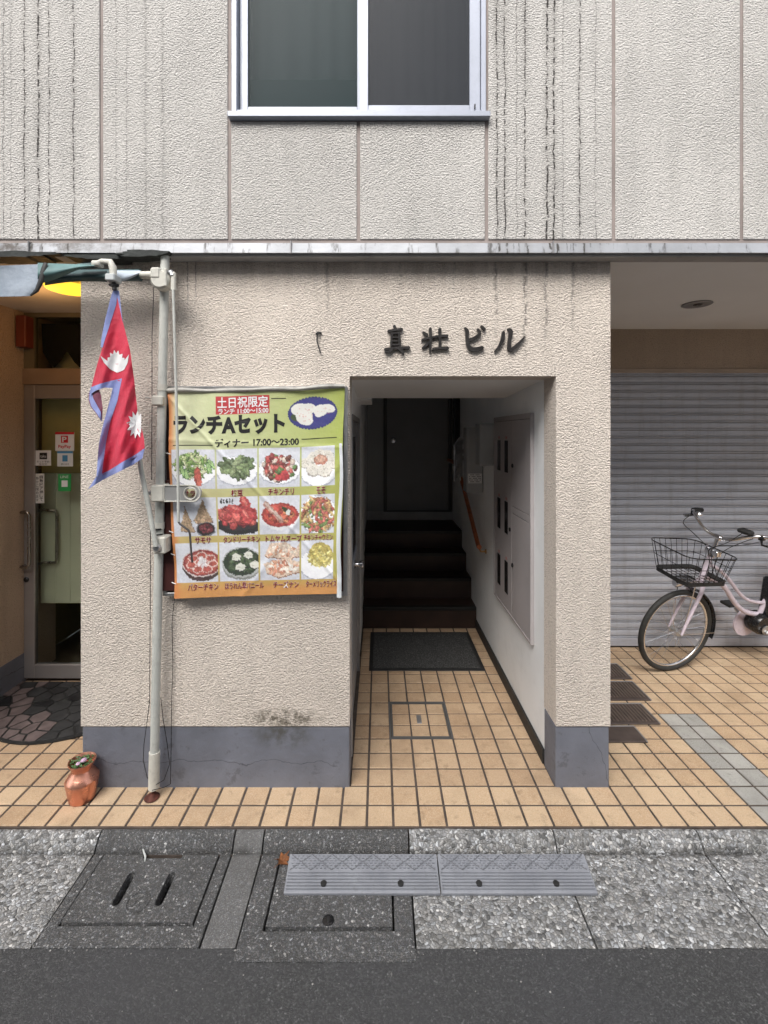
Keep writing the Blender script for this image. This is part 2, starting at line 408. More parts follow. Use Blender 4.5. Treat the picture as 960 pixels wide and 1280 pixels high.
def lay_tiles(parent, cells, limit=300):
    """cells: (i, j, x0, x1, y0, y1, kind) clipped cell rectangles"""
    def key(c):
        X, Y = (c[2]+c[3])/2, (c[4]+c[5])/2
        vis = -.85*Y < X < .87*Y and Y > 1.9
        if parent.name == 'pavement' and X > PR and X < PR/YW*Y: vis = False
        if parent.name == 'pavement' and X > PR and Y > YW and X*YW/Y < PR: vis = False
        return (0 if vis else 1, Y + abs(X)*.2)
    cells = sorted(cells, key=key)
    rest = {}
    for n, (i, j, x0, x1, y0, y1, kind) in enumerate(cells):
        w, d = x1-x0, y1-y0
        if w < .012 or d < .012: continue
        if n < limit:
            if abs(w-p) < 1e-6 and abs(d-p) < 1e-6: me = random.choice(TM[kind])
            else: me = tile_mesh('tile', w-G, d-G, M[kind], n)
            o = inst('tile', me, ((x0+x1)/2, (y0+y1)/2, 0), parent)
            o.location.z += random.uniform(-.0006, .0004)
            if abs(w-p) < 1e-6 and abs(d-p) < 1e-6: o.rotation_euler.z = random.choice((0, 1, 2, 3))*math.pi/2 + random.uniform(-.006, .006)
        else: rest.setdefault(kind, []).append((x0+G/2, x1-G/2, y0+G/2, y1-G/2))
    for kind, L in rest.items():
        m = MB()
        for x0, x1, y0, y1 in L: m.box(x0, x1, y0, y1, -.022, -.0015)
        m.build('tile_field', M[kind], parent, kind='stuff')
def cells(xa, xb, ya, yb, kindf, skip=None):
    out = []
    for i in range(math.floor((xa-TX0)/p+1e-6), math.ceil((xb-TX0)/p-1e-6)):
        for j in range(math.floor((ya-TY0)/p+1e-6), math.ceil((yb-TY0)/p-1e-6)):
            x0, x1 = max(xa, TX0+i*p), min(xb, TX0+(i+1)*p); y0, y1 = max(ya, TY0+j*p), min(yb, TY0+(j+1)*p)
            if skip and skip(i, j, (x0+x1)/2, (y0+y1)/2): continue
            out.append((i, j, x0, x1, y0, y1, kindf(i, j)))
    return out
pav = thing('pavement', (0, 2.1, 0), 'beige square-tiled pavement in front of the building and shutter', kind='structure')
MB().box(-4, -2.6, TY0-.004, 3.9, -.06, -.0055).box(-2.6, 4.7, TY0-.004, 4.2, -.06, -.0055).build('grout_bed', M['grout'], pav)
kf = lambda i, j: 'tile_grey' if (i in (15, 16) and j <= 6) else 'tile'
inpl = lambda i, j, x, y: False
YT2 = TY0+2*p
cc = cells(-4, TX0+10*p, TY0, YT2, kf) + cells(TX0+10*p, 4.6, TY0, YB-.004, kf, lambda i, j, x, y: j > 1 and x < PR-.05)
lay_tiles(pav, cc)
ent = thing('entrance_floor', (-1.9, 2.6, 0), 'beige tiled floor of the recess before the glass door', kind='structure')
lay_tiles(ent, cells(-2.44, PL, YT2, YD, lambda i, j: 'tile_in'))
pas = thing('passage_floor', (.35, 3, 0), 'beige tiled floor of the covered passage', kind='structure')
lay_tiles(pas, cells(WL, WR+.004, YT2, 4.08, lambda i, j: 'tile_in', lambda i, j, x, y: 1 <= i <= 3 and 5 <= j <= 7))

# access cover in the passage, three tiles by three
hx0, hy0 = TX0+p, TY0+5*p
cov = thing('floor_access_cover', (hx0+1.5*p, hy0+1.5*p, 0), 'tile-filled access cover with steel frame set in the passage floor', 'access cover')
fr = MB()
for a in (0.004,):
    s = 3*p
    fr.box(hx0-.004, hx0+s+.004, hy0-.004, hy0+.006, -.02, .002); fr.box(hx0-.004, hx0+s+.004, hy0+s-.006, hy0+s+.004, -.02, .002)
    fr.box(hx0-.004, hx0+.006, hy0+.006, hy0+s-.006, -.02, .002); fr.box(hx0+s-.006, hx0+s+.004, hy0+.006, hy0+s-.006, -.02, .002)
    fr.box(hx0+.010, hx0+s-.010, hy0+.010, hy0+.016, -.02, .0015); fr.box(hx0+.010, hx0+s-.010, hy0+s-.016, hy0+s-.010, -.02, .0015)
    fr.box(hx0+.010, hx0+.016, hy0+.016, hy0+s-.016, -.02, .0015); fr.box(hx0+s-.016, hx0+s-.010, hy0+.016, hy0+s-.016, -.02, .0015)
fr.build('frame', simple('dull_steel_frame', (.13, .13, .13), .5, metal=.3), cov)
q = (3*p-.036-.018)/3
for i in range(3):
    for j in range(3):
        me = tile_mesh('tile', q, q, M['tile_in'], i*3+j)
        inst('tile', me, (hx0+.018+q/2+i*(q+.009), hy0+.018+q/2+j*(q+.009), 0), cov)
MB().box(hx0+1.5*p-.014, hx0+1.5*p+.014, hy0+1.5*p-.040, hy0+1.5*p+.040, -.012, .001, .001).build('lifting_slot', M['alu_dark'], cov)

# ---- kerb and gutter
gut = thing('gutter', (0, 1.8, -.06), 'pebble concrete kerb and gutter between tiles and road', kind='structure')
ZG = -.052
def kerb(x0, x1, mat, seg=None):
    """rounded low kerb profile along x"""
    prof = [(2.014, -.30), (2.014, -.008), (2.004, -.003), (1.992, -.005), (1.975, -.018), (1.962, -.034), (1.953, -.046), (1.949, ZG), (1.949, -.30)]
    n = max(2, int((x1-x0)/.03)); m = MB(); k = len(prof)
    vs = []
    for i in range(n+1):
        x = x0+(x1-x0)*i/n
        for (y, z) in prof:
            w = mnoise.noise(Vector((x*7, y*40, 3)))*.0022 if z > -.2 else 0
            vs.append((x, y+w, z+w*.8))
    fs = [(i*k+a, i*k+(a+1) % k, (i+1)*k+(a+1) % k, (i+1)*k+a) for i in range(n) for a in range(k)]
    fs += [tuple(range(k)), tuple(n*k+a for a in range(k))[::-1]]
    m.add(vs, fs); return m.build('kerb_stone', mat, gut, smooth=40)
def slab(x0, x1, mat, y0=1.594, y1=1.946, name='gutter_slab', skew=0, holes=None):
    m = MB(); nx = max(2, int((x1-x0)/.04)); ny = max(2, int((y1-y0)/.04))
    def P(u, v):
        x, y = x0+(x1-x0)*u, y0+(y1-y0)*v
        e = -.004 if (u in (0, 1) or v in (0, 1)) else 0
        if v == 0: y += mnoise.noise(Vector((x*18, 1, 5)))*.007
        return (x, y, ZG-.004*(1-v) + e + mnoise.noise(Vector((x*6, y*6, 0)))*.002)
    m.grid(P, nx, ny)
    m.box(x0+.001, x1-.001, y0+.009, y1-.001, -.30, ZG-.012)
    return m.build(name, mat, gut, smooth=40)
g_ = .0035
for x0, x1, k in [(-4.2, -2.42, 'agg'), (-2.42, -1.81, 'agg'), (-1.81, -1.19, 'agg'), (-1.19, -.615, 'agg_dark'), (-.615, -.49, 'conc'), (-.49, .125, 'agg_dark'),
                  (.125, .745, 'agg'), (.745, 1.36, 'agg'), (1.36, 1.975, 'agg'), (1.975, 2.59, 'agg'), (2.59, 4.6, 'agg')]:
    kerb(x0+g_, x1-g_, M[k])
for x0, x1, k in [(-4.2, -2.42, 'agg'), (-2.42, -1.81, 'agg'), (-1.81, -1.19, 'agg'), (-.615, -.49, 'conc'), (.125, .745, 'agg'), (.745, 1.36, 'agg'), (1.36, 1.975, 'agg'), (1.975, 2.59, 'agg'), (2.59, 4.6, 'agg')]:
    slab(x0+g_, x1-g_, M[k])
# drain surrounds: four strips each round the pit
def surround(x0, x1, y0, y1, a0, a1, b0, b1, name='drain_surround'):
    m = MB()
    m.box(x0, x1, y0, b0, -.30, ZG-.001, .003); 
    if y1-b1 > .006: m.box(x0, x1, b1, y1, -.30, ZG-.001, .003)
    m.box(x0, a0, b0, b1, -.30, ZG-.001, .003); m.box(a1, x1, b0, b1, -.30, ZG-.001, .003)
    m.box(a0, a1, b0, b1, -.30, -.20)                      # pit floor
    return m.build(name, M['agg_dark'], gut)
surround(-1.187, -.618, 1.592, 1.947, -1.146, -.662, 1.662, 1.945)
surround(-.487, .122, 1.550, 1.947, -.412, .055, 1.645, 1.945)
MB().box(-4.3, 4.7, 1.946, 1.9492, -.3, ZG-.008).box(-4.3, 4.7, 2.0135, 2.0165, -.3, -.010).build('mortar_joint', M['grout'], gut)

# drain lids
def lid(name, x0, x1, y0, y1, holes, label, group=None, notch=None):
    bm = bmesh.new()
    z1, z0 = ZG+.002, ZG-.045
    def loop(pts): return [bm.verts.new((a, b, z1)) for a, b in pts]
    outs = [(x0, y0), (x1, y0), (x1, y1), (x0, y1)]
    if notch: outs = [(x0, y0), (x1, y0), (x1, y1), (notch[1], y1), (notch[1], notch[2]), (notch[0], notch[2]), (notch[0], y1), (x0, y1)]
    edges = []
    for pts in [outs]+holes:
        vs = loop(pts); edges += [bm.edges.new((vs[i], vs[(i+1) % len(vs)])) for i in range(len(vs))]
    bmesh.ops.triangle_fill(bm, edges=edges, use_beauty=True)
    res = bmesh.ops.extrude_face_region(bm, geom=bm.faces[:])
    for v in res['geom']:
        if isinstance(v, bmesh.types.BMVert): v.co.z = z0
    bmesh.ops.recalc_face_normals(bm, faces=bm.faces[:])
    bm.verts.index_update()
    m = MB(); m.add([v.co[:] for v in bm.verts], [[v.index for v in f.verts] for f in bm.faces]); bm.free()
    root = thing(name, ((x0+x1)/2, (y0+y1)/2, z0), label, 'drain cover', group)
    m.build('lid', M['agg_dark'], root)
    return root
def stadium(cx, y0, y1, r, lean=0, n=7):
    pts = []
    for k in range(n+1): a = math.pi*k/n; pts.append((cx+lean/2+r*math.cos(a), y1-r+r*math.sin(a)))
    for k in range(n+1): a = math.pi+math.pi*k/n; pts.append((cx-lean/2+r*math.cos(a), y0+r+r*math.sin(a)))
    return pts
l1 = lid('drain_cover', -1.14, -.668, 1.670, 1.938, [stadium(-.982, 1.728, 1.862, .015), stadium(-.822, 1.728, 1.862, .015)],
         'square concrete drain cover with two long slots, beside the left gutter', 'drain covers in the gutter', notch=(-.975, -.815, 1.922))
ring = [(-.902+.040*math.cos(a), 1.742+.040*math.sin(a), ZG+.0025) for a in np.linspace(0, 2*math.pi, 25)[:-1]]
MB().tube(ring, .0042, 6, True).tube([(-.915, 1.725, ZG+.002), (-.902, 1.760, ZG+.002), (-.889, 1.725, ZG+.002)], .0025, 5).build('embossed_ring', M['agg_dark'], l1)
l2 = lid('drain_cover', -.403, .047, 1.655, 1.938, [[(-.183+.022*math.cos(a), 1.668+.0+.022*math.sin(a)+.01) for a in np.linspace(0, 2*math.pi, 17)[:-1]]],
         'concrete drain cover with one round keyhole, partly under the step ramps', 'drain covers in the gutter')
kh = MB(); kh.lathe([(.0005, ZG-.02), (.0215, ZG-.02), (.0215, ZG+.001), (.017, ZG+.003), (.0005, ZG+.003)], (-.183, 1.678, 0), 20)
kh.build('key_plug', M['blackgloss'], l2, smooth=40)
MB().box(-.1865, -.1795, 1.668, 1.690, ZG+.0025, ZG+.0045, .001).build('key_slot', M['black'], l2)

# stick poking out of the drain gap
st = MB(); st.tube([(-.992, 1.958, ZG+.008), (-.965, 1.925, ZG+.006), (-.957, 1.905, ZG+.005)], [.003, .004, .002], 6)
st.build('litter_strip', simple('pale_litter', (.6, .62, .6), .6), label='pale strip of litter poking from the gap behind the slotted drain cover', cat='litter')

# ---- rubber step ramps
M['ramp'] = None
def ramp_mat():
    n = N('grey_plastic_ramp')
    c = n.mix(n.ramp(n.noise(9, 6, rough=.65), [(.3, 0), (.7, 1)]), (.20, .208, .232), (.275, .285, .312))
    c = n.mix(n.ramp(n.noise(70, 4), [(.55, 0), (.7, .4)]), c, (.17, .17, .18))
    n.set(col=c, rough=.55); n.bump(n.noise(400, 2), .0006); return n.m
M['ramp'] = ramp_mat()
def ramp(x0, x1, label):
    yb, yf, zt, zf = 1.893, 1.768, -.004, -.040
    root = thing('step_ramp', ((x0+x1)/2, yf, ZG), label, 'kerb ramp', 'grey step ramps laid against the kerb')
    zz = lambda y: zf+(zt-zf)*(y-yf)/(yb-yf)
    body = MB().prism([(yf, ZG+.0005), (yf, zf-.003), (yf+.004, zf), (yb-.003, zt), (yb, zt-.003), (yb, ZG+.0005)], x0, x1, 'yz')
    body.build('body', M['ramp'], root)
    rb = MB()
    for y in np.linspace(yf+.012, yf+.062, 6):           # long ribs on the lower half
        z = zz(y); rb.prism([(y-.0030, z-.001), (y-.0024, z+.0036), (y+.0020, z+.0046), (y+.0030, z-.001)], x0+.006, x1-.006, 'yz')
    rb.build('rib', M['ramp'], root)
    ya, yc = yf+.071, yb-.004; L = x1-x0; n = 7; dw = (L-.02)/n
    dm = MB()
    for k in range(n):
        xa = x0+.01+k*dw
        for (u0, u1) in ((0, 1), (1, 0)):
            dm.tube([(xa+dw*u0, ya, zz(ya)+.0005), (xa+dw*u1, yc, zz(yc)+.0005)], .0030, 4)
    dm.build('diamond_line', simple('ramp_groove', (.13, .135, .15), .6), root)
    ds = MB()
    for r_ in range(6):                                    # rows of little dashes
        y = ya+.005+(yc-ya-.01)*r_/5; z = zz(y)
        x = x0+.012+(r_ % 2)*.006
        while x < x1-.016:
            ds.box(x, x+.0095, y-.0016, y+.0016, z-.001, z+.0034); x += .0165
    ds.build('grip_dashes', M['ramp'], root, kind='stuff')
    for f in (.25, .75):
        y = yf+.026; b = MB()
        b.lathe([(.0005, 0), (.012, 0), (.012, .0055), (.008, .0068), (.0005, .0068)], (x0+L*f, y, zz(y)), 14)
        b.build('bolt', M['black'], root, smooth=40)
    return root
ramp(-.362, .231, 'left of the two grey ribbed step ramps, over the keyhole drain cover')
ramp(.236, .829, 'right of the two grey ribbed step ramps, over pebble concrete')

# dried leaf
lf = MB(); cx, cy, cz = -.395, 1.905, ZG+.004
lobes = [(0, .030), (25, .012), (50, .026), (80, .011), (110, .028), (150, .012), (180, .024), (215, .011), (250, .022), (290, .012), (330, .022), (345, .012)]
ring_ = [(cx+r*math.cos(R(a)), cy+r*math.sin(R(a)), cz+.010*math.sin(R(a*2))+.010) for a, r in [(a_, r_*1.45) for a_, r_ in lobes]]
lf.add([(cx, cy, cz)]+ring_+[(cx, cy, cz+.0012)]+[(x, y, z+.0012) for x, y, z in ring_],
       [(0, 1+i, 1+(i+1) % 12) for i in range(12)]+[(13, 14+(i+1) % 12, 14+i) for i in range(12)]+[(1+i, 14+i, 14+(i+1) % 12, 1+(i+1) % 12) for i in range(12)])
lf.tube([(cx, cy, cz+.001), (cx-.018, cy-.02, cz+.004), (cx-.028, cy-.03, cz+.002)], .001, 5)
lf.build('dry_leaf', simple('dry_leaf_brown', (.20, .075, .025), .7, var=.4, vs=60), label='curled brown dry leaf on the kerb at the ramp corner', cat='leaf')
# bits of grit and litter by the kerb
gr = MB(); rg = random.Random(3)
for k in range(260):
    x = rg.uniform(-1.9, 2.0); y = rg.choice([rg.uniform(1.93, 1.955), rg.uniform(1.57, 1.60), rg.uniform(1.35, 1.9)])
    if -.37 < x < .84 and 1.76 < y < 1.9: continue
    z = ZG+.002 if y > 1.594 else -.056
    s = rg.uniform(.0012, .0035)
    gr.add([(x-s, y, z), (x, y-s, z), (x+s*1.3, y, z), (x, y+s, z), (x+s*.2, y, z+s*1.2)], [(0,1,4),(1,2,4),(2,3,4),(3,0,4),(0,3,2,1)])
gr.build('grit', simple('pale_grit', (.34, .33, .31), .8, var=.4, vs=40), kind='stuff', label='loose pale grit scattered on gutter and road')
# road pin beside the keyhole drain
MB().lathe([(.0005, 0), (.010, 0), (.009, .002), (.005, .003), (.0005, .002)], (.035, 1.515, -.057), 16).build('road_nail', M['agg_dark'], smooth=40, label='small dark survey nail in the asphalt before the keyhole drain', cat='nail')

# ================================================================= BUILDING
B = thing('apartment_building', (0, YW, 0), 'beige stucco building with covered passage, roller shutter and window above', 'building')
XL, XR = -4.2, 4.9
# ground floor front wall: inverted U around the passage, plus end wall
w = MB()
zt = ZS+.002
w.prism([(PL, .296), (WL, .296), (WL, 1.976), (WR, 1.976), (WR, .296), (PR, .296), (PR, zt), (PL, zt)], YW, 2.40)
w.build('front_wall', M['stucco_low'], B)
MB().box(XL, -2.44, YW, 2.40, .296, zt).build('end_wall', M['stucco_low'], B); MB().box(4.6, XR, YW, 2.40, .296, zt).build('end_wall', M['stucco_low'], B)
# wall cores
w = MB(); w.box(PL+.001, -.30, 2.40, YD+.25, 0, zt); w.build('pier_core', M['stucco_low'], B)
w = MB(); w.box(PR-.12, PR, 2.40, YB+.2, .2, zt); w.build('bay_side_wall', M['stucco_low'], B)
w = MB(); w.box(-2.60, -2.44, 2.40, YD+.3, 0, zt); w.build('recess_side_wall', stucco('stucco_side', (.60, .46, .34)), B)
# plinths
m = MB()
m.box(PL+.003, WL-.001, YW+.006, 2.399, -.03, .288, .004); m.build('plinth', M['plinth'], B)
MB().box(WR+.001, PR-.003, YW+.006, 2.399, -.03, .288, .004).build('plinth', M['plinth'], B)
MB().box(XL, -2.443, YW+.006, 2.399, -.03, .288, .004).build('plinth', M['plinth'], B)
MB().box(-2.445, -2.436, 2.40, YD, -.03, .195).build('plinth', M['plinth'], B)
MB().box(4.6, XR, YW+.006, 2.399, -.03, .288, .004).build('plinth', M['plinth'], B)
# dark shadow groove filler above the plinth
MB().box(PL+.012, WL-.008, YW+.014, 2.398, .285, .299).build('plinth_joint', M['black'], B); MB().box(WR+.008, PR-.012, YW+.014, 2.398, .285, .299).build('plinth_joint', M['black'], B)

# upper storeys : backing plus panels
ZU = 2.616
wx0, wx1, wz0, wz1 = -.694, .502, 3.206, 4.62
m = MB(); m.box(XL, wx0, 2.2035, 2.40, 2.5905, 6.4); m.box(wx1, XR, 2.2035, 2.40, 2.5905, 6.4); m.box(wx0, wx1, 2.2035, 2.40, 2.5905, wz0-.03); m.box(wx0, wx1, 2.2035, 2.40, wz1+.01, 6.4)
m.build('upper_wall', M['joint'], B)
jx = [-.706+.6038*k for k in range(-6, 9)]
jx[6:9] = [-.706, -.098, .506]
jx = sorted(jx)
for a, b in zip(jx[:-1], jx[1:]):
    if a < XL+.0 and b < XL: continue
    a2, b2 = max(a, XL)+.0080, min(b, XR)-.0080
    if b2 <= a2: continue
    rects = [(ZU, 6.4)]
    if a > -.75 and b < .6: rects = [(ZU, wz0-.035), (wz1+.012, 6.4)]
    for z0, z1 in rects:
        m = MB(); m.box(a2, b2, 2.1975, 2.2030, z0, z1, .0025); m.build('wall_panel', M['stucco_up'], B)
# flashing strip and dark gap over it
m = MB(); m.prism([(2.150, 2.534), (2.156, 2.581), (2.2, 2.589), (2.39, 2.589), (2.39, 2.538), (2.165, 2.538), (2.165, 2.534)], XL, XR, 'yz')
m.build('flashing', M['flash'], B)
for x in (-1.62, -.41, .80, 2.0): MB().box(x, x+.006, 2.146, 2.2, 2.530, 2.588, .001).build('flashing_joint', M['alu_dark'], B)
# underside board behind the flashing and soffits
m = MB(); m.box(XL, XR, 2.166, YW-.001, 2.522, 2.537); m.build('soffit_board', simple('grey_soffit', (.36, .35, .34), .7, grime=.4), B)
gm = MB(); rg = random.Random(11)
def lump(bm_, cx, cz, w, h, y0, y1, n=26):
    pts = []
    for k in range(n):
        a = 2*math.pi*k/n; q_ = 1+rg.uniform(-.22, .22)
        pts.append((cx+w*math.cos(a)*q_, cz+h*math.sin(a)*q_))
    bm_.prism(pts, y0, y1)
lump(gm, -1.08, 2.525, .115, .016, 2.13, 2.20); lump(gm, -1.30, 2.520, .14, .012, 2.155, 2.236); lump(gm, -1.7, 2.525, .2, .014, 2.14, 2.236)
gm.build('grime_crust', M['grime'], B)
m = MB(); m.box(PR, 4.6, YW, YB+.1, ZS, ZS+.02); m.build('bay_ceiling', M['ceil'], B)
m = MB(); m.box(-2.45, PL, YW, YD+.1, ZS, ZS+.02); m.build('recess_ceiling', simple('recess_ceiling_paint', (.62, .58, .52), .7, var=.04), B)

# downlight in the bay ceiling (unlit)
DX, DY = 2.03, 2.98
dl = MB(); dl.lathe([(.066, -.001), (.084, -.001), (.087, -.006), (.080, -.010), (.066, -.006)], (DX, DY, ZS), 28)
d_ = dl.build('downlight', M['alu_dark'], B, smooth=40)
MB().lathe([(.0005, -.0015), (.066, -.0015), (.066, -.004), (.0005, -.004)], (DX, DY, ZS), 24).build('reflector', simple('dull_reflector', (.16, .15, .14), .4, metal=.3), d_)
MB().lathe([(.0005, 0), (.026, 0), (.026, -.009), (.018, -.012), (.0005, -.012)], (DX+.005, DY, ZS-.003), 18).build('bulb', simple('dark_bulb', (.10, .09, .08), .3), d_)

# bay back beam + shutter
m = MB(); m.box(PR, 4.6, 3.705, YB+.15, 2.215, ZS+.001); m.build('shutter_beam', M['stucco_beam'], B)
m = MB(); m.box(PR, 4.6, 3.698, YB-.002, 2.184, 2.214, .002); m.build('beam_lip', simple('beam_lip_metal', (.42, .34, .27), .6), B)
m = MB(); m.box(4.6, XR, 2.40, YB+.2, 0, zt); m.build('bay_side_wall', M['stucco_low'], B)
sh = thing('shutter_origin', (2.8, YB, 0))
bpy.data.objects.remove(sh); 
shb = MB(); shb.box(PR, 4.6, YB+.012, YB+.03, 0, 2.2); SHUT = shb.build('roller_shutter', M['alu_dark'], B)
pitch = .0612
# slat profile (y, z) with hooked joint at the bottom
prof = [(.004, .0), (-.010, .001), (-.0125, .006), (-.0115, .0100), (.006, .0105), (.006, .0148), (-.010, .0155), (-.0118, .022), (-.0125, .036), (-.0105, .0520), (-.009, .0568), (.007, .0572), (.009, .0604), (.009, 0)]
sm = MB().prism([(a, b) for a, b in prof], -(4.6-PR)/2+.004, (4.6-PR)/2-.004, 'yz').mesh('slat'); sm.materials.append(M['shutter'])
z = .075
while z < 2.19:
    sl_ = inst('slat', sm, ((4.6+PR)/2, YB+.004+random.uniform(-.0008, .0008), z), SHUT); sl_.rotation_euler.x = R(random.uniform(-1.3, 1.3)); sl_.rotation_euler.z = R(random.uniform(-.03, .03)); z += pitch
MB().box(PR+.002, 4.598, YB-.012, YB+.010, .008, .073, .003).build('bottom_bar', M['shutter'], SHUT)

# ---- passage interior
YS = [4.085, 4.313, 4.567, 4.80]; ZST = [.18, .365, .53, .70]; YE = 5.42; YC = 3.156
m = MB(); m.box(WR+.004, PR-.121, 2.40, YE+.2, 0, 4.0); m.build('passage_right_wall', M['white'], B)
# left passage wall with door opening
m = MB(); m.box(-.30, WL-.004, 2.40, 2.46, 0, 4.0); m.box(-.30, WL-.004, 3.36, YE+.2, 0, 4.0); m.box(-.30, WL-.004, 2.46, 3.36, 1.80, 4.0)
m.build('passage_left_wall', M['white'], B)
MB().prism([(2.40, 1.980), (YC, 1.940), (YC, 2.6), (2.40, 2.6)], WL-.004, WR+.004, 'yz').build('passage_ceiling', M['ceil'], B)
MB().box(WL-.004, -.055, YC, YC+.5, 1.925, 2.0).build('ceiling_ledge', M['ceil'], B)
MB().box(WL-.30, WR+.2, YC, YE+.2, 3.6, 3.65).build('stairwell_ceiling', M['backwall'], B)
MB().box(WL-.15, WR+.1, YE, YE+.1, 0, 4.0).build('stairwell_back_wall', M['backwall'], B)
MB().box(WL, WR, YE-.014, YE-.001, .70, .80).build('skirting', simple('pale_skirting', (.5, .5, .5), .6), B)
MB().box(WR-.008, WR+.003, 2.402, 4.08, 0, .075).build('skirting', M['black'], B, label='black skirting along the right passage wall')
MB().box(WL-.003, WL+.004, 3.40, 4.08, 0, .05).build('skirting', M['blackgloss'], B)
ys = YS+[YE]
for k in range(4):
    s_ = MB().box(WL-.003, WR+.003, ys[k], ys[k+1]+.02 if k < 3 else YE, (ZST[k-1] if k else 0)-.001*k, ZST[k]-.001).build('step', M['stair'], B)
    MB().box(WL-.002, WR+.002, ys[k]-.012, ys[k]+.045, ZST[k]-.028, ZST[k]+.002, .003).build('nosing', M['nosing'], s_)
# door on the landing wall
ld = MB().box(.09, .80, YE-.030, YE-.002, .80, 2.35, .003).build('landing_door', simple('dark_grey_door', (.20, .20, .205), .5, var=.06), B)
f = MB(); f.box(.05, .09, YE-.04, YE-.001, .80, 2.40); f.box(.80, .84, YE-.04, YE-.001, .80, 2.40); f.box(.05, .84, YE-.04, YE-.001, 2.35, 2.40); f.box(.05, .84, YE-.045, YE-.001, .80, .815)
f.build('door_frame', simple('dark_door_frame', (.06, .06, .06), .5), ld)
MB().lathe([(.0005, 0), (.022, 0), (.022, -.02), (.03, -.03), (.028, -.05), (.0005, -.055)], (.16, YE-.03, 1.62), 16, 'y').build('door_knob', M['chrome'], ld, smooth=40)
# steel-framed door in the left passage wall
dX = WL-.004
sd_ = MB().box(dX-.05, dX-.012, 2.47, 3.35, .01, 1.79, .002).build('side_door', simple('grey_door_paint', (.33, .34, .36), .4), B)
f = MB(); f.box(dX-.05, dX+.006, 2.455, 2.485, 0, 1.80); f.box(dX-.05, dX+.006, 3.335, 3.365, 0, 1.80); f.box(dX-.05, dX+.006, 2.485, 3.335, 1.775, 1.805)
f.build('door_frame', M['alu_dark'], sd_)
MB().box(dX-.013, dX-.010, 2.56, 3.10, .95, 1.68).build('door_pane', M['slot'], sd_)
for zz_ in (.9,): MB().box(dX-.012, dX-.004, 2.53, 3.13, .92, .95).build('pane_bead', M['alu'], sd_)
kb = MB(); kb.lathe([(.026, 0), (.028, .005), (.013, .010), (.012, .026), (.024, .034), (.026, .052), (.020, .058), (.0005, .059)], (dX-.011, 2.93, .878), 20, 'x')
kb.build('door_knob', M['chrome'], sd_, smooth=35)

# handrail on the right wall of the stairs
hr = MB(); hx = .795
hr.tube([(hx, 3.70, .80), (hx, 3.73, .795), (hx, 3.78, .822), (hx, 4.70, 1.372), (hx, 4.76, 1.395), (hx, 5.38, 1.395)], .018, 12)
HR = hr.build('handrail', M['wood'], B, smooth=50)
b = MB(); b.tube([(hx, 3.72, .79), (hx+.012, 3.70, .765), (hx+.05, 3.70, .765)], .008, 8).lathe([(.018, 0), (.018, .006), (.0005, .007)], (WR-.006, 3.70, .765), 14, 'x'); b.build('bracket', simple('brass', (.5, .3, .12), .35, metal=.8), HR, smooth=40)
b = MB(); b.tube([(hx, 4.60, 1.30), (hx+.02, 4.60, 1.25), (hx+.05, 4.60, 1.25)], .008, 8); b.build('bracket', M['galv'], HR, smooth=40)

# meter cabinet recessed in the right wall
cy0, cy1, cz0, cz1 = 2.56, 3.38, .540, 1.815; cX = WR+.004
CAB = thing('meter_cabinet', (cX, (cy0+cy1)/2, cz0), 'pinkish grey steel cabinet with six dark meter windows on passage wall', 'cabinet')
ym = 2.935
ff = .012
f = MB(); f.box(cX-.022, cX-.001, cy0, cy0+ff, cz0, cz1); f.box(cX-.022, cX-.001, cy1-ff, cy1, cz0, cz1); f.box(cX-.022, cX-.001, cy0+ff, cy1-ff, cz0, cz0+ff); f.box(cX-.022, cX-.001, cy0+ff, cy1-ff, cz1-.03, cz1)
f.build('frame', M['steel_panel'], CAB)
MB().box(cX-.008, cX-.001, cy0+ff, cy1-ff, cz0+ff, cz1-.03).build('back_plate', M['black'], CAB)
d3 = MB().box(cX-.019, cX-.009, ym+.002, cy1-ff-.002, cz0+ff+.002, cz1-.033, .0015).build('door', M['steel_panel'], CAB, label='far cabinet door holding the six dark meter windows')
zs_ = 1.24
MB().box(cX-.019, cX-.009, cy0+ff+.002, ym-.002, zs_+.008, cz1-.033, .0015).build('door', M['steel_panel'], CAB, label='upper near cabinet door')
MB().box(cX-.019, cX-.009, cy0+ff+.002, ym-.002, zs_-.036, zs_+.004, .0015).build('rail', M['steel_panel'], CAB)
MB().box(cX-.019, cX-.009, cy0+ff+.002, ym-.002, cz0+ff+.002, zs_-.040, .0015).build('door', M['steel_panel'], CAB, label='lower near cabinet door')
for zc in (1.55, 1.15, .76):
    for yc in (3.24, 3.055):
        wd = MB().box(cX-.0225, cX-.018, yc-.036, yc+.036, zc-.105, zc+.105, .002).build('meter_window', M['slot'], CAB)
        MB().box(cX-.0205, cX-.0185, yc-.018, yc+.018, zc+.115, zc+.132).build('meter_tag', simple('tag_red', (.42, .2, .18), .5), wd)
for y_, z_ in ((2.905, 1.50), (2.905, .88), (2.965, 1.09)):
    MB().lathe([(.012, 0), (.014, -.004), (.010, -.009), (.0005, -.010)], (cX-.019, y_, z_), 14, 'x').build('lock', M['blackgloss'], CAB, smooth=40)

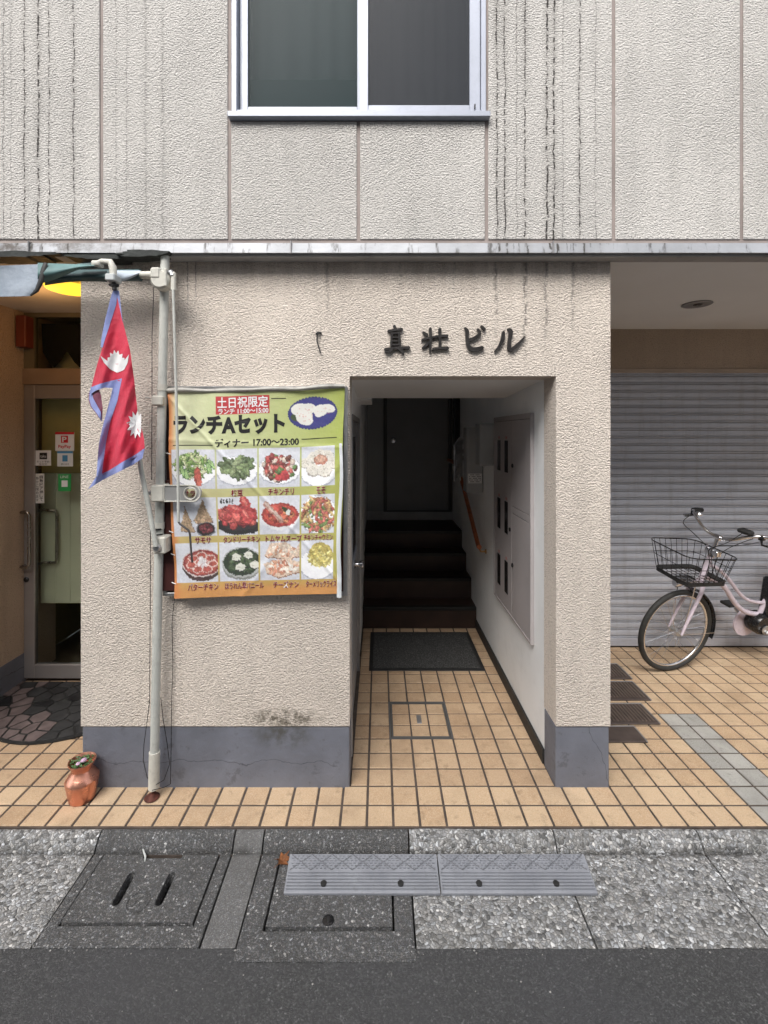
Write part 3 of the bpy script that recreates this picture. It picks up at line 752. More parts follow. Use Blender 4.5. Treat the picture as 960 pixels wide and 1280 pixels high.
# meter boxes further in, on the right wall
greybox = simple('grey_plastic_box', (.36, .37, .37), .5, var=.06, vs=5)
b1 = thing('utility_box', (.78, 3.87, 1.218), 'tall grey box with white notice beside the pipework near the stairs', 'utility box')
MB().box(.712, .846, 3.80, 3.95, 1.218, 1.752, .004).build('casing', greybox, b1)
MB().box(.722, .836, 3.795, 3.80, 1.46, 1.74, .002).build('cover', greybox, b1)
MB().box(.724, .836, 3.7935, 3.7995, 1.295, 1.375, .001).build('notice', simple('white_notice', (.72, .72, .70), .6), b1)
tx = MB()
for k in range(5):
    for j in range(9):
        if (k*7+j*5) % 4: tx.box(.730+j*.011, .738+j*.011, 3.7925, 3.7938, 1.362-k*.014, 1.367-k*.014)
tx.build('notice_lines', M['black'], b1)
b2 = thing('utility_box', (.79, 3.5, 1.46), 'clear-fronted grey box between the tall box and the meter cabinet', 'utility box')
MB().box(.742, .849, 3.45, 3.60, 1.462, 1.777, .004).build('casing', greybox, b2)
MB().box(.765, .790, 3.446, 3.452, 1.53, 1.70, .001).build('dark_window', M['slot'], b2)
MB().box(.748, .843, 3.440, 3.446, 1.475, 1.765, .002).build('clear_cover', simple('cloudy_plastic', (.36, .37, .37), .15), b2).data.materials[0]
pm = MB(); rg = random.Random(5)
for k in range(5):
    x = .655+.022*k; y = 4.05+.04*k
    pm.tube([(x, y, 1.28+.03*(k % 3)), (x, y, 1.60), (x+.05, y+.05, 1.66), (.84, y+.05, 1.68)], .010, 8)
    for zc in (1.40+.02*k, 1.54): pm.lathe([(.0005, -.02), (.020, -.02), (.020, .02), (.0005, .02)], (x, y, zc), 12)
PP = pm.build('meter_pipework', M['galv'], smooth=40, label='cluster of small meter pipes and valves behind the tall grey box', cat='pipes')
MB().box(.79, .846, 4.9, 4.98, 1.4, 3.59).build('riser_duct', M['nosing'], B)

# ---- restaurant recess
GL = N('door_glass'); GL.set(col=(.75, .80, .78), rough=.03, trans=1.0, spec=.5); GL.b.inputs['IOR'].default_value = 1.06
M['glass'] = GL.m
dz1 = 2.035; dx0, dx1 = -2.437, -1.45
D = MB()
D.box(dx0, dx0+.072, YD-.02, YD+.02, .02, dz1, .003); D.box(dx1-.072, dx1, YD-.02, YD+.02, .02, dz1, .003)
D.box(dx0+.072, dx1-.072, YD-.02, YD+.02, 1.94, dz1, .003); D.box(dx0+.072, dx1-.072, YD-.02, YD+.02, .02, .115, .003)
DOOR = D.build('glass_door', simple('grey_door_frame', (.33, .30, .285), .4, metal=.4, var=.05), B, label='aluminium framed glass door of the restaurant')
MB().box(dx0+.072, dx1-.072, YD-.003, YD+.003, .115, 1.94).build('pane', M['glass'], DOOR)
hd = MB(); zA, zB_ = .795, 1.165
hd.tube([(dx0+.01, YD-.02, zB_), (dx0+.01, YD-.055, zB_), (dx0+.055, YD-.06, zB_+.003), (dx0+.066, YD-.06, zB_-.02), (dx0+.066, YD-.06, zA+.02), (dx0+.055, YD-.06, zA-.003), (dx0+.01, YD-.055, zA), (dx0+.01, YD-.02, zA)], .0105, 10)
hd.build('pull_handle', simple('bronze_handle', (.30, .27, .24), .25, metal=.9), DOOR, smooth=50)
hd = MB(); hd.tube([(dx0+.075, YD+.02, zB_), (dx0+.08, YD+.06, zB_), (dx0+.165, YD+.06, zB_-.01), (dx0+.172, YD+.06, zB_-.04), (dx0+.172, YD+.06, zA+.03), (dx0+.165, YD+.06, zA), (dx0+.08, YD+.06, zA), (dx0+.075, YD+.02, zA)], .010, 10)
hd.build('pull_handle', simple('dark_inner_handle', (.30, .27, .23), .3, metal=.8), DOOR, smooth=50)
MB().lathe([(.016, 0), (.018, -.006), (.012, -.012), (.0005, -.012)], (dx0+.02, YD-.02, .70), 16, 'y').build('lock', M['blackgloss'], DOOR, smooth=40)
MB().box(dx0-.02, dx1+.02, YD-.03, YD+.04, dz1+.002, 2.145).build('transom_rail', simple('tan_transom', (.30, .215, .15), .5), B)
TR = MB().box(dx0, dx0+.07, YD-.02, YD+.02, 2.146, ZS-.001).box(dx1-.03, dx1+.01, YD-.02, YD+.02, 2.146, ZS-.001).box(dx0+.07, dx1-.03, YD-.02, YD+.02, 2.50, ZS-.001).build('transom_window', simple('olive_transom_frame', (.16, .14, .09), .5), B)
MB().box(dx0+.07, dx1-.03, YD-.003, YD+.003, 2.146, 2.50).build('pane', M['glass'], TR)
# pennant valance behind the transom
vz = 2.47; pts = []
n_ = 5; x0, x1 = dx0+.07, dx1-.03; wv = (x1-x0)/n_
prof_ = [(x1, vz), (x0, vz)]
for k in range(n_):
    prof_ += [(x0+wv*(k+.05), 2.27), (x0+wv*(k+.3), 2.20), (x0+wv*(k+.5), 2.165), (x0+wv*(k+.7), 2.20), (x0+wv*(k+.95), 2.27)]
MB().prism(prof_, YD+.05, YD+.056).build('pennant_valance', simple('black_valance', (.012, .011, .010), .8), TR)
MB().box(x0, x1, YD+.16, YD+.17, 2.10, 2.30).build('pale_glint_board', simple('pale_glint_board', (.85, .80, .6), .6), TR)  # pale colour stands in for the glints between the pennants
MB().box(-2.425, -2.36, YD-.11, YD-.03, 2.28, 2.49, .004).build('red_alarm_box', simple('red_brown_box', (.16, .035, .02), .5), B)
# inside the restaurant
rm = MB(); rm.box(-2.6, -1.30, 4.6, 4.7, 0, 2.6); rm.build('room_back_wall', simple('olive_room_wall', (.42, .36, .16), .7), B)
rm = MB(); rm.box(-2.6, -1.30, YD+.02, 4.6, -.03, -.004); rm.build('room_floor', simple('room_floor_brown', (.15, .11, .07), .6), B)
rm = MB(); rm.box(-2.6, -1.30, YD+.10, 4.6, 2.535, 2.56); rm.build('room_ceiling', simple('room_ceiling', (.4, .38, .3), .7), B)
rm = MB(); rm.box(-2.62, -2.602, YD+.3, 4.6, 0, 2.6); rm.box(-1.30, -1.28, YD+.2, 4.6, 0, 2.6); rm.build('room_side_wall', simple('room_side_wall', (.3, .25, .13), .7), B)
pl = MB(); 
for k in range(9): pl.box(dx0+.04+k*.105, dx0+.143+k*.105, YD+.085, YD+.095, .50, 1.42)
pl.build('planked_screen', simple('pale_green_screen', (.66, .64, .46), .6, var=.08, vs=3), B)
MB().box(dx0+.03, dx1, YD+.11, YD+.12, 1.42, 1.95).build('olive_blind', simple('olive_blind', (.74, .62, .28), .8), B)
tl = MB(); tl.tube([(-2.25, 3.6, 0), (-2.18, 3.6, .28), (-2.2, 3.6, .5)], .016, 8).box(-2.5, -1.9, 3.45, 3.95, .5, .53)
tl.build('dark_table', M['blackgloss'], label='dark table leg behind the lower glass of the restaurant door', cat='table')


# unseen building over the road behind the camera, added to shade passage and bay
OB = thing('unseen_opposite_building', (0, -4.6, 0), 'unseen pale building added across the narrow street to shade the passage', 'building')
m = MB(); m.box(-9, 9, -9, -4.6, 0, 7.3); m.build('wall', simple('unseen_opposite_wall', (.36, .36, .36), .85, var=.1, vs=1, bump=.003), OB)
for x in (-7, -4, -1, 2, 5):
    for z in (1.0, 3.9):
        f = MB(); f.box(x-.08, x+1.78, -4.6, -4.56, z-.08, z+1.38); f = f.build('window', M['alu'], OB)  # windows of the added unseen building
        MB().box(x, x+1.7, -4.561, -4.55, z, z+1.3).build('pane', M['slot'], f)
MB().box(-60, 60, -4.75, -4.5, -.3, .04).build('far_kerb', M['conc'], kind='structure', label='kerb on the far side of the road')
# ---- text helpers
def text_geo(s, offset=0.0, res=3):
    cu = bpy.data.curves.new('lettering', 'FONT'); cu.body = s; cu.size = 1; cu.offset = offset; cu.resolution_u = res
    cu.fill_mode = 'FRONT'
    o = bpy.data.objects.new('lettering', cu); COL.objects.link(o)
    bpy.context.view_layer.update()
    me = bpy.data.meshes.new_from_object(o.evaluated_get(bpy.context.evaluated_depsgraph_get()))
    vs = [(v.co.x, v.co.y) for v in me.vertices]; fs = [tuple(q.vertices) for q in me.polygons]
    bpy.data.objects.remove(o); bpy.data.curves.remove(cu); bpy.data.meshes.remove(me)
    return vs, fs
TEXTC = {}
def text_fit(s, x0, y0, x1, y1, offset=0.0):
    """vertices of text s scaled into the rectangle (y0 = top, y1 = bottom, y grows down)"""
    k = (s, offset)
    if k not in TEXTC: TEXTC[k] = text_geo(s, offset)
    vs, fs = TEXTC[k]
    if not vs: return [], []
    base, _ = TEXTC.get((s, 0.0)) or text_geo(s, 0.0)
    TEXTC[(s, 0.0)] = (base, _)
    ax = min(v[0] for v in base); bx = max(v[0] for v in base); ay = min(v[1] for v in base); by = max(v[1] for v in base)
    return [(x0+(v[0]-ax)/(bx-ax)*(x1-x0), y1-(v[1]-ay)/(by-ay)*(y1-y0)) for v in vs], fs
def flat_text(name, s, x0, z1, x1, z0, y, mat, parent, offset=0.0):
    vs, fs = text_fit(s, x0, -z1, x1, -z0, offset)
    m = MB(); m.add([(a, y, -b) for a, b in vs], fs)
    return m.build(name, mat, parent, fix=False)

# stickers on the glass door
def door_px(px, py, Y=YD-.008): return ((px-474)/583*Y, 1.70-(py-542)/583*Y)
def sticker(px0, py0, px1, py1, col, label=None, name='sticker'):
    x0, z1 = door_px(px0, py0); x1, z0 = door_px(px1, py1)
    return MB().box(x0, x1, YD-.0075, YD-.0045, z0, z1).build(name, simple('sticker_print', col, .4, var=.04), DOOR, label=label), (x0, x1, z0, z1)
redm = simple('print_red', (.62, .02, .03), .4); whm = simple('print_white', (.80, .80, .80), .4, var=.03); blk = simple('print_black', (.015, .015, .015), .5)
blu = simple('print_blue', (.08, .30, .55), .4); grn = simple('print_green', (.03, .32, .08), .4)
yS = YD-.0085
o, (x0, x1, z0, z1) = sticker(69, 540, 92.5, 563.5, (.8, .8, .8), 'white payment sticker with red logo')
MB().box(x0, x1, yS, YD-.0076, z1-.016, z1).build('print', redm, DOOR)
MB().box(x0+.040, x0+.088, yS, YD-.0076, z1-.074, z1-.026).build('print', redm, DOOR)
flat_text('lettering', 'P', x0+.050, z1-.034, x0+.078, z1-.068, yS-.001, whm, DOOR, .03)
flat_text('lettering', 'PayPay', x0+.022, z0+.040, x1-.022, z0+.014, yS, redm, DOOR, .02)
o, (x0, x1, z0, z1) = sticker(44, 563, 63.5, 582, (.78, .78, .78), 'white sticker with black logo block')
MB().box(x0+.030, x1-.026, yS, YD-.0076, z0+.044, z1-.016).build('print', blk, DOOR)
flat_text('lettering', 'taku', x0+.036, z1-.030, x1-.032, z0+.056, yS-.001, whm, DOOR)
flat_text('lettering', 'ネット予約', x0+.010, z0+.034, x1-.010, z0+.020, yS, blk, DOOR); flat_text('lettering', '受付中', x0+.026, z0+.016, x1-.026, z0+.004, yS, blk, DOOR)
o, (x0, x1, z0, z1) = sticker(71.5, 564, 91, 583, (.74, .77, .79), 'pale sticker with blue band')
MB().box(x0, x1, yS, YD-.0076, z1-.014, z1).build('print', blu, DOOR); MB().box(x0+.036, x1-.036, yS, YD-.0076, z0+.034, z1-.028).build('print', blu, DOOR)
flat_text('lettering', '使えます', x0+.026, z0+.022, x1-.026, z0+.008, yS, blk, DOOR)
o, (x0, x1, z0, z1) = sticker(72.6, 592.6, 88.5, 614, (.03, .32, .08), 'green sticker with white square')
MB().box(x0+.024, x1-.022, yS, YD-.0076, z0+.030, z0+.074).build('print', whm, DOOR)
flat_text('lettering', 'LINE', x0+.016, z1-.010, x1-.016, z1-.028, yS, whm, DOOR)
o, (x0, x1, z0, z1) = sticker(43.5, 592, 55, 629, (.72, .71, .68), 'white vertical sticker with black writing')
for k, ch in enumerate('自動ドア押して'): flat_text('lettering', ch, x0+.034, z1-.012-k*.026, x0+.056, z1-.034-k*.026, yS, blk, DOOR, .01)
for k, ch in enumerate('静かに閉めます'): flat_text('lettering', ch, x0+.008, z1-.022-k*.025, x0+.026, z1-.042-k*.025, yS, blk, DOOR)
o, _ = sticker(33, 640, 39.5, 647.5, (.2, .19, .18), 'small square metal plate', 'lock_plate')

# lit yellow lamp under the recess ceiling
ye = N('lit_yellow_lamp'); ye.set(col=(.9, .55, .05), em=(1.0, .56, .04), es=.9)
LP = thing('ceiling_lamp', (-1.62, 2.50, 2.46), 'lit yellow round lamp under the recess ceiling behind the awning', 'lamp')
MB().lathe([(.0005, 0), (.09, .0), (.115, .008), (.12, .018), (.09, .026), (.0005, .026)], (-1.655, 2.50, 2.462), 32).build('shade', ye.m, LP, smooth=40)
MB().lathe([(.0005, 0), (.04, 0), (.04, .04), (.0005, .04)], (-1.655, 2.50, 2.488), 16).build('mount', M['cream'], LP, smooth=40)
ll = bpy.data.lights.new('lamp_glow', 'POINT'); ll.energy = 1.1; ll.color = (1, .50, .16); ll.shadow_soft_size = .10
lo = bpy.data.objects.new('lamp_glow', ll); COL.objects.link(lo); lo.parent = LP; lo.location = Vector((-1.95, 2.66, 2.36))-ORG[LP.name]

# ---- upstairs window
yF = 2.190
WN = thing('w_', (0, 0, 0)); bpy.data.objects.remove(WN)
fw = MB()
fw.box(wx0, wx0+.024, yF, 2.36, wz0, wz1, .002); fw.box(wx1-.024, wx1, yF, 2.36, wz0, wz1, .002); fw.box(wx0+.024, wx1-.024, yF, 2.36, wz1-.03, wz1, .002)
fw.box(wx0+.024, wx1-.024, yF+.006, 2.36, wz0, wz0+.020, .001); fw.box(wx0+.024, wx1-.024, yF+.030, yF+.036, wz0+.020, wz0+.030)
WIN = fw.build('window', M['alu'], B, label='white framed sliding window of the upper floor')
def sash(x0, x1, y0, z0, sl, sr, sb):
    s_ = MB(); s_.box(x0, x0+sl, y0, y0+.026, z0, wz1-.032, .002); s_.box(x1-sr, x1, y0, y0+.026, z0, wz1-.032, .002)
    s_.box(x0+sl, x1-sr, y0, y0+.026, z0, z0+sb, .002); s_.box(x0+sl, x1-sr, y0, y0+.026, wz1-.07, wz1-.032, .002)
    return s_.build('sash', M['alu'], WIN)
sash(wx0+.026, -.055, yF+.040, wz0+.022, .040, .050, .036); sash(-.096, wx1-.026, yF+.008, wz0+.013, .044, .050, .030)
def pane_mat(name, c1, c2, sc, rough):
    n = N(name)
    X, Y, Z = n.sep()
    f_ = n.ramp(n.noise(sc, 4, n.map((1, 1, 2.2))), [(.35, 0), (.7, 1)])
    n.set(col=n.mix(f_, c1, c2), rough=rough, spec=.22)
    n.bump(n.noise(300, 2), .0003); return n.m
def glass_pane(name, tint, rough, alpha):
    n = N(name); n.set(col=tint, rough=rough, spec=.10, alpha=alpha); return n.m
MB().box(wx0+.066, -.105, yF+.050, yF+.055, wz0+.056, wz1-.07).build('pane', glass_pane('tinted_pane_left', (.018, .036, .040), .30, .50), WIN)
MB().box(-.052, wx1-.076, yF+.018, yF+.023, wz0+.042, wz1-.07).build('pane', glass_pane('tinted_pane_right', (.045, .05, .058), .34, .60), WIN)
def pleats(x0, x1, z0, z1, y, amp, pit, mat, name):
    m = MB(); nx = int((x1-x0)/.008)
    m.grid(lambda u, v: (x0+(x1-x0)*u, y+amp*math.sin((x0+(x1-x0)*u)/pit*6.283+.8*math.sin(u*9))+.004*math.sin(v*7), z0+(z1-z0)*v), nx, 4)
    return m.build(name, mat, WIN, smooth=80)
pleats(wx0+.04, -.09, 3.44, wz1-.03, 2.33, .010, .11, simple('grey_green_curtain', (.22, .28, .30), .9, var=.1, vs=3), 'curtain')
MB().box(wx0+.04, -.09, 2.30, 2.31, 3.21, 3.445).build('teal_panel', simple('teal_lower_panel', (.04, .11, .12), .7, var=.15, vs=4), WIN)
pleats(-.06, wx1-.03, 3.21, wz1-.03, 2.33, .006, .07, simple('grey_mesh_curtain', (.25, .265, .285), .9, var=.12, vs=3), 'curtain')
MB().box(wx0-.012, wx1+.016, 2.168, 2.30, 3.176, 3.202, .002).build('window_sill', M['alu'], WIN)
MB().box(wx0+.002, wx1-.002, 2.19, 2.30, 3.2025, 3.2062).build('sill_gap', M['black'], WIN)
MB().box(wx1-.055, wx1-.050, yF-.002, yF+.006, wz0+.022, wz0+.042).build('latch', M['black'], WIN)
MB().box(wx0, wx1, 2.37, 2.39, wz0, wz1).build('inner_screen', M['black'], WIN)

# ---- building name sign, brush style
SG = thing('building_name_sign', (.35, YW, 2.12), 'dark brush-style metal characters over the passage entrance', 'sign')
sgm = simple('dark_bronze_letters', (.030, .027, .026), .45, metal=.3, var=.3, vs=30)
def sgpt(x, y): px, py = 440+x/3.692, 380+y/3.692; return ((px-474)/583*YW, 1.70-(py-542)/583*YW)
def stroke(m, pts, ws, y0, y1):
    P_ = [Vector(sgpt(*q)) for q in pts]; s = YW/583/3.692
    # resample smooth
    out = []; n = len(P_)
    for i in range(n-1):
        a, b_, c_, d_ = P_[max(i-1, 0)], P_[i], P_[i+1], P_[min(i+2, n-1)]
        for t in np.linspace(0, 1, 7)[:-1]:
            q = .5*((2*b_)+(c_-a)*t+(2*a-5*b_+4*c_-d_)*t*t+(3*b_-a-3*c_+d_)*t**3)
            out.append((q, ws[i]+(ws[i+1]-ws[i])*t))
    out.append((P_[-1], ws[-1]))
    L, Rr = [], []
    for i, (q, w_) in enumerate(out):
        t = (out[min(i+1, len(out)-1)][0]-out[max(i-1, 0)][0]).normalized(); nn_ = Vector((-t.y, t.x)); h = w_*s/2
        L.append(q+nn_*h); Rr.append(q-nn_*h)
    t0 = (out[0][0]-out[1][0]).normalized(); t1 = (out[-1][0]-out[-2][0]).normalized()
    capS = [out[0][0]+t0*ws[0]*s*.42]; capE = [out[-1][0]+t1*ws[-1]*s*.42]
    poly = [(v.x, v.y) for v in L+capE+Rr[::-1]+capS]
    m.prism(poly, y0, y1)
chars = {
 'character': [
  [([(194,104),(203,122)],[15,14]), ([(168,128),(200,122),(230,119)],[14,11,14]), ([(183,138),(181,165),(180,196)],[13,11,12]), ([(217,135),(219,165),(221,196)],[13,12,13]),
   ([(181,138),(218,136)],[9,9]), ([(183,157),(217,156)],[7,7]), ([(183,174),(217,173)],[7,7]), ([(183,191),(219,190)],[8,8]),
   ([(152,212),(200,205),(262,204)],[14,10,17]), ([(186,208),(172,222),(152,222)],[15,12,6]), ([(212,207),(228,218),(238,232)],[10,17,8])],
  [([(326,132),(345,146)],[9,17]), ([(321,168),(345,161),(372,156)],[8,12,9]), ([(324,204),(342,192),(355,176)],[9,14,8]), ([(360,116),(361,170),(359,226)],[16,13,9]),
   ([(374,156),(405,150),(438,150)],[10,13,16]), ([(404,118),(404,160),(405,206)],[17,14,14]), ([(372,211),(405,206),(440,207)],[13,12,18])],
  [([(519,112),(529,130),(530,170),(538,200),(560,212),(600,204)],[8,17,14,18,20,17]), ([(534,170),(562,160),(590,138)],[12,15,12]), ([(577,118),(588,134)],[8,14]), ([(594,104),(609,120)],[8,14])],
  [([(696,132),(692,165),(676,198),(655,222)],[13,17,12,3]), ([(716,118),(730,130),(724,170),(722,208)],[8,18,15,18]), ([(722,210),(735,212),(765,186),(795,151)],[14,18,14,3])]]}
for ch in chars['character']:
    m = MB()
    for k, (pts, ws) in enumerate(ch): stroke(m, pts, [q*(.88 if len(ch) > 6 else 1.0) for q in ws], YW-.016-.0002*k, YW-.002)
    m.build('character', sgm, SG)

# ---- cable out of the wall
c = MB(); cxp, czp = (398-474)/583*YW, 1.70+(542-417)/583*YW
c.tube([(cxp+.012, YW+.01, czp), (cxp+.006, YW-.012, czp+.004), (cxp-.004, YW-.014, czp-.012), (cxp-.005, YW-.010, czp-.04), (cxp+.004, YW-.012, czp-.07), (cxp+.012, YW-.010, czp-.095)], .0032, 7)
c.tube([(cxp-.010, YW-.004, czp-.004), (cxp, YW-.012, czp+.004), (cxp+.014, YW-.004, czp+.002)], .0048, 7)
c.build('wall_cable', M['black'], smooth=50, label='short black cable end sticking out of the stucco above the banner', cat='cable')

# ================================================================= BANNER
YBN = 2.178
def bpx(px, py, Y): return Vector(((px-474)/583*Y, Y, 1.70-(py-542)/583*Y))
# metal frame behind
FR = thing('banner_frame', (-.6, 2.2, .93), 'flat steel frame on the wall behind the menu banner', 'sign frame')
a = bpx(205, 483, 2.21); b = bpx(434.5, 744, 2.21)
fm = MB()
fm.box(b.x-.020, b.x, 2.196, YW-.003, b.z, a.z, .002); fm.box(a.x, b.x-.020, 2.196, YW-.003, a.z-.020, a.z, .002); fm.box(a.x, b.x-.020, 2.196, YW-.003, b.z, b.z+.016, .002); fm.box(a.x, a.x+.018, 2.196, YW-.003, b.z+.016, a.z-.02, .002)
fm.build('frame', M['galv'], FR)
MB().box(a.x+.018, b.x-.020, 2.212, YW-.004, b.z+.016, a.z-.020).build('back_board', M['darkred'], FR)
clear = simple('clear_film', (.55, .55, .53), .2)

CW, CH = 310, 360
ZX0, ZY0, ZX1, ZY1 = 35, 75, 880, 1060     # zoom-pixel rectangle of the artwork
img = np.zeros((CH, CW, 3)); rs = np.random.RandomState(4)
YYg, XXg = np.mgrid[0:CH, 0:CW]; ZX = ZX0+(XXg+.5)/CW*(ZX1-ZX0); ZY = ZY0+(YYg+.5)/CH*(ZY1-ZY0)
def sc(c): return np.array(lin(*c))
def fill(mask, col, a=1.0): img[mask] = img[mask]*(1-a)+np.array(col)*a
def ell(cx, cy, rx, ry, col, rot=0, a=1.0, clip=None):
    c_, s_ = math.cos(rot), math.sin(rot); dx, dy = ZX-cx, ZY-cy
    m_ = ((dx*c_+dy*s_)/rx)**2+((-dx*s_+dy*c_)/ry)**2 < 1
    if clip is not None: m_ &= clip
    fill(m_, col, a)
def rect(x0, y0, x1, y1, col): m_ = (ZX > x0) & (ZX < x1) & (ZY > y0) & (ZY < y1); fill(m_, col); return m_
def seg(x0, y0, x1, y1, w, col, clip=None):
    dx, dy = x1-x0, y1-y0; L = dx*dx+dy*dy+1e-9
    t = np.clip(((ZX-x0)*dx+(ZY-y0)*dy)/L, 0, 1); d = np.hypot(ZX-x0-t*dx, ZY-y0-t*dy); m_ = d < w/2
    if clip is not None: m_ &= clip
    fill(m_, col)
# ground colours: glare painted in as pale green at the top, lime on the right, orange at left and bottom
tv = (ZY-ZY0)/(ZY1-ZY0); th = (ZX-ZX0)/(ZX1-ZX0)
gold, lime, pale, ora = sc((200,168,88)), sc((164,176,72)), sc((214,218,176)), sc((212,130,58))
base = pale*(1-th[..., None])+lime*th[..., None]
kk = np.clip((tv-.30)/.5, 0, 1)[..., None]; midc = lime*.6+gold*.4
base = base*(1-kk)+(midc*th[..., None]+gold*(1-th[..., None]))*kk
k2 = np.clip((tv-.90)/.07, 0, 1)[..., None]; base = base*(1-k2)+(ora*.65+gold*.35)*k2
k3 = np.clip((.05-th)/.04, 0, 1)[..., None]; base = base*(1-k3)+ora*k3
img[:] = base
rect(267, 97, 522, 184, sc((190,26,36)))
# naan on a blue plate
for k in range(44):
    a_ = k*math.pi*2/44; ell(730+112*math.cos(a_), 190+72*math.sin(a_), 8, 8, sc((38,38,110)))
ell(730, 190, 112, 72, sc((44,44,124))); ell(650, 205, 26, 20, sc((58,74,40)))
wh = sc((226,224,216))
ell(668, 170, 42, 30, wh); ell(708, 168, 38, 26, wh); ell(690, 205, 42, 38, wh, .6); ell(706, 226, 26, 22, wh); ell(768, 180, 34, 28, wh); ell(805, 172, 34, 20, wh, .3); ell(760, 200, 18, 12, wh)
for k in range(26): ell(rs.uniform(655, 730), rs.uniform(160, 230), 3, 2.5, sc((205,120,110)), a=.5)
for k in range(12): ell(rs.uniform(750, 820), rs.uniform(165, 200), 2.5, 2, sc((205,120,110)), a=.5)
cols = [(48, 258), (266, 463), (471, 670), (678, 842)]; rows = [(352, 540), (580, 766), (800, 990)]
PHT = {}
for r_, (y0, y1) in enumerate(rows):
    for c_, (x0, x1) in enumerate(cols):
        cl = rect(x0, y0, x1, y1, sc((216,219,228))); PHT[r_, c_] = (cl, (x0+x1)/2, (y0+y1)/2, (x1-x0)/2, (y1-y0)/2)
        # soft napkin shade
        fill(cl & (ZY > y1-(y1-y0)*.25), sc((196,200,212)), .5)
def plate(r_, c_, rx=1.0, ry=.72, dy=.1, col=(246,247,250), rim=(176,180,194)):
    cl, cx, cy, hx_, hy_ = PHT[r_, c_]
    ell(cx, cy+hy_*dy, hx_*rx*1.03, hy_*ry*1.06, sc(rim), clip=cl); ell(cx, cy+hy_*dy-2, hx_*rx, hy_*ry, sc(col), clip=cl)
    return cl, cx, cy+hy_*dy, hx_, hy_
def scatter(cl, cx, cy, sx, sy, n, pal, r0, r1, asp=2.0, ring=True):
    for _ in range(n):
        a_, q = rs.uniform(0, 6.283), math.sqrt(rs.uniform(0, 1)); x_, y_ = cx+sx*q*math.cos(a_), cy+sy*q*math.sin(a_)
        c0 = sc(pal[rs.randint(len(pal))]); r1_ = rs.uniform(r0, r1); ro = rs.uniform(0, 3.14)
        if ring: ell(x_+1, y_+3, r1_*asp*1.08, r1_*1.12, c0*.40, ro, clip=cl)
        ell(x_, y_, r1_*asp, r1_, c0*rs.uniform(.8, 1.15), ro, clip=cl)
        ell(x_-1, y_-2, r1_*asp*.5, r1_*.35, np.minimum(c0*1.5+.06, 1), ro, a=.6, clip=cl)
# salad
cl, cx, cy, hx_, hy_ = plate(0, 0); scatter(cl, cx-8, cy-30, 78, 58, 150, [(150,185,85),(120,165,60),(200,215,140),(90,140,50),(215,222,170)], 3, 7, 3.4)
for x_, y_, ro in ((100, 455, 1.2), (118, 470, 1.4), (228, 440, 1.2), (240, 420, 1.0)): ell(x_, y_, 30, 11, sc((60,120,50)), ro, clip=cl); ell(x_, y_, 26, 8, sc((165,205,120)), ro, clip=cl)
ell(172, 480, 18, 46, sc((150,40,28)), clip=cl); ell(172, 470, 15, 30, sc((205,78,52)), clip=cl); ell(178, 508, 12, 20, sc((214,90,60)), clip=cl)
# edamame
cl, cx, cy, hx_, hy_ = plate(0, 1); scatter(cl, cx, cy-22, 72, 45, 60, [(130,152,92),(104,128,74),(160,178,122),(92,112,66)], 8, 12, 2.4)
# chilli chicken
cl, cx, cy, hx_, hy_ = plate(0, 2); scatter(cl, cx-5, cy-12, 82, 58, 95, [(180,50,42),(150,38,30),(214,92,78),(90,130,60),(225,200,180),(120,60,40)], 7, 13, 1.3)
ell(595, 482, 22, 26, sc((205,30,40)), clip=cl); ell(563, 492, 14, 16, sc((210,44,44)), clip=cl)
# momo
cl, cx, cy, hx_, hy_ = plate(0, 3, 1.05, .8, .2)
for x_, y_, r1_ in ((735, 400, 30), (805, 395, 30), (700, 425, 28), (830, 430, 30), (735, 460, 34), (790, 465, 34), (765, 385, 26)):
    ell(x_+1, y_+4, r1_*1.06, r1_*.9, sc((165,155,140)), clip=cl); ell(x_, y_, r1_, r1_*.84, sc((232,226,212)), clip=cl)
    for k in range(7): a_ = k*.9; seg(x_, y_-6, x_+r1_*.75*math.cos(a_), y_+r1_*.6*math.sin(a_), 2, sc((200,190,170)), cl)
ell(770, 415, 34, 24, sc((196,120,90)), clip=cl); ell(768, 411, 26, 17, sc((222,170,140)), clip=cl)
# samosa
cl, cx, cy, hx_, hy_ = PHT[1, 0]
def poly_(pts, col, cl=None):
    m_ = np.zeros(ZX.shape, bool); n = len(pts); j = n-1
    for i in range(n):
        xi, yi = pts[i]; xj, yj = pts[j]
        m_ ^= ((yi > ZY) != (yj > ZY)) & (ZX < (xj-xi)*(ZY-yi)/(yj-yi+1e-9)+xi); j = i
    if cl is not None: m_ &= cl
    fill(m_, col)
for q in ([(105, 625), (78, 738), (150, 748)], [(188, 590), (150, 690), (240, 700)]):
    poly_([(x_+3, y_+4) for x_, y_ in q], sc((110,80,50)), cl); poly_(q, sc((190,158,118)), cl)
    for k in range(3): seg(q[0][0], q[0][1], q[1][0]+(q[2][0]-q[1][0])*(k+1)/4, q[1][1], 3, sc((160,125,85)), cl)
scatter(cl, 190, 690, 40, 14, 14, [(200,165,120),(170,130,90)], 6, 10, 1.5)
ell(203, 735, 48, 36, sc((120,122,130)), clip=cl); ell(203, 732, 44, 31, sc((34,26,30)), clip=cl); ell(203, 730, 34, 22, sc((120,36,44)), clip=cl); scatter(cl, 203, 728, 26, 15, 14, [(150,56,64),(96,26,34)], 3, 6, 1.4)
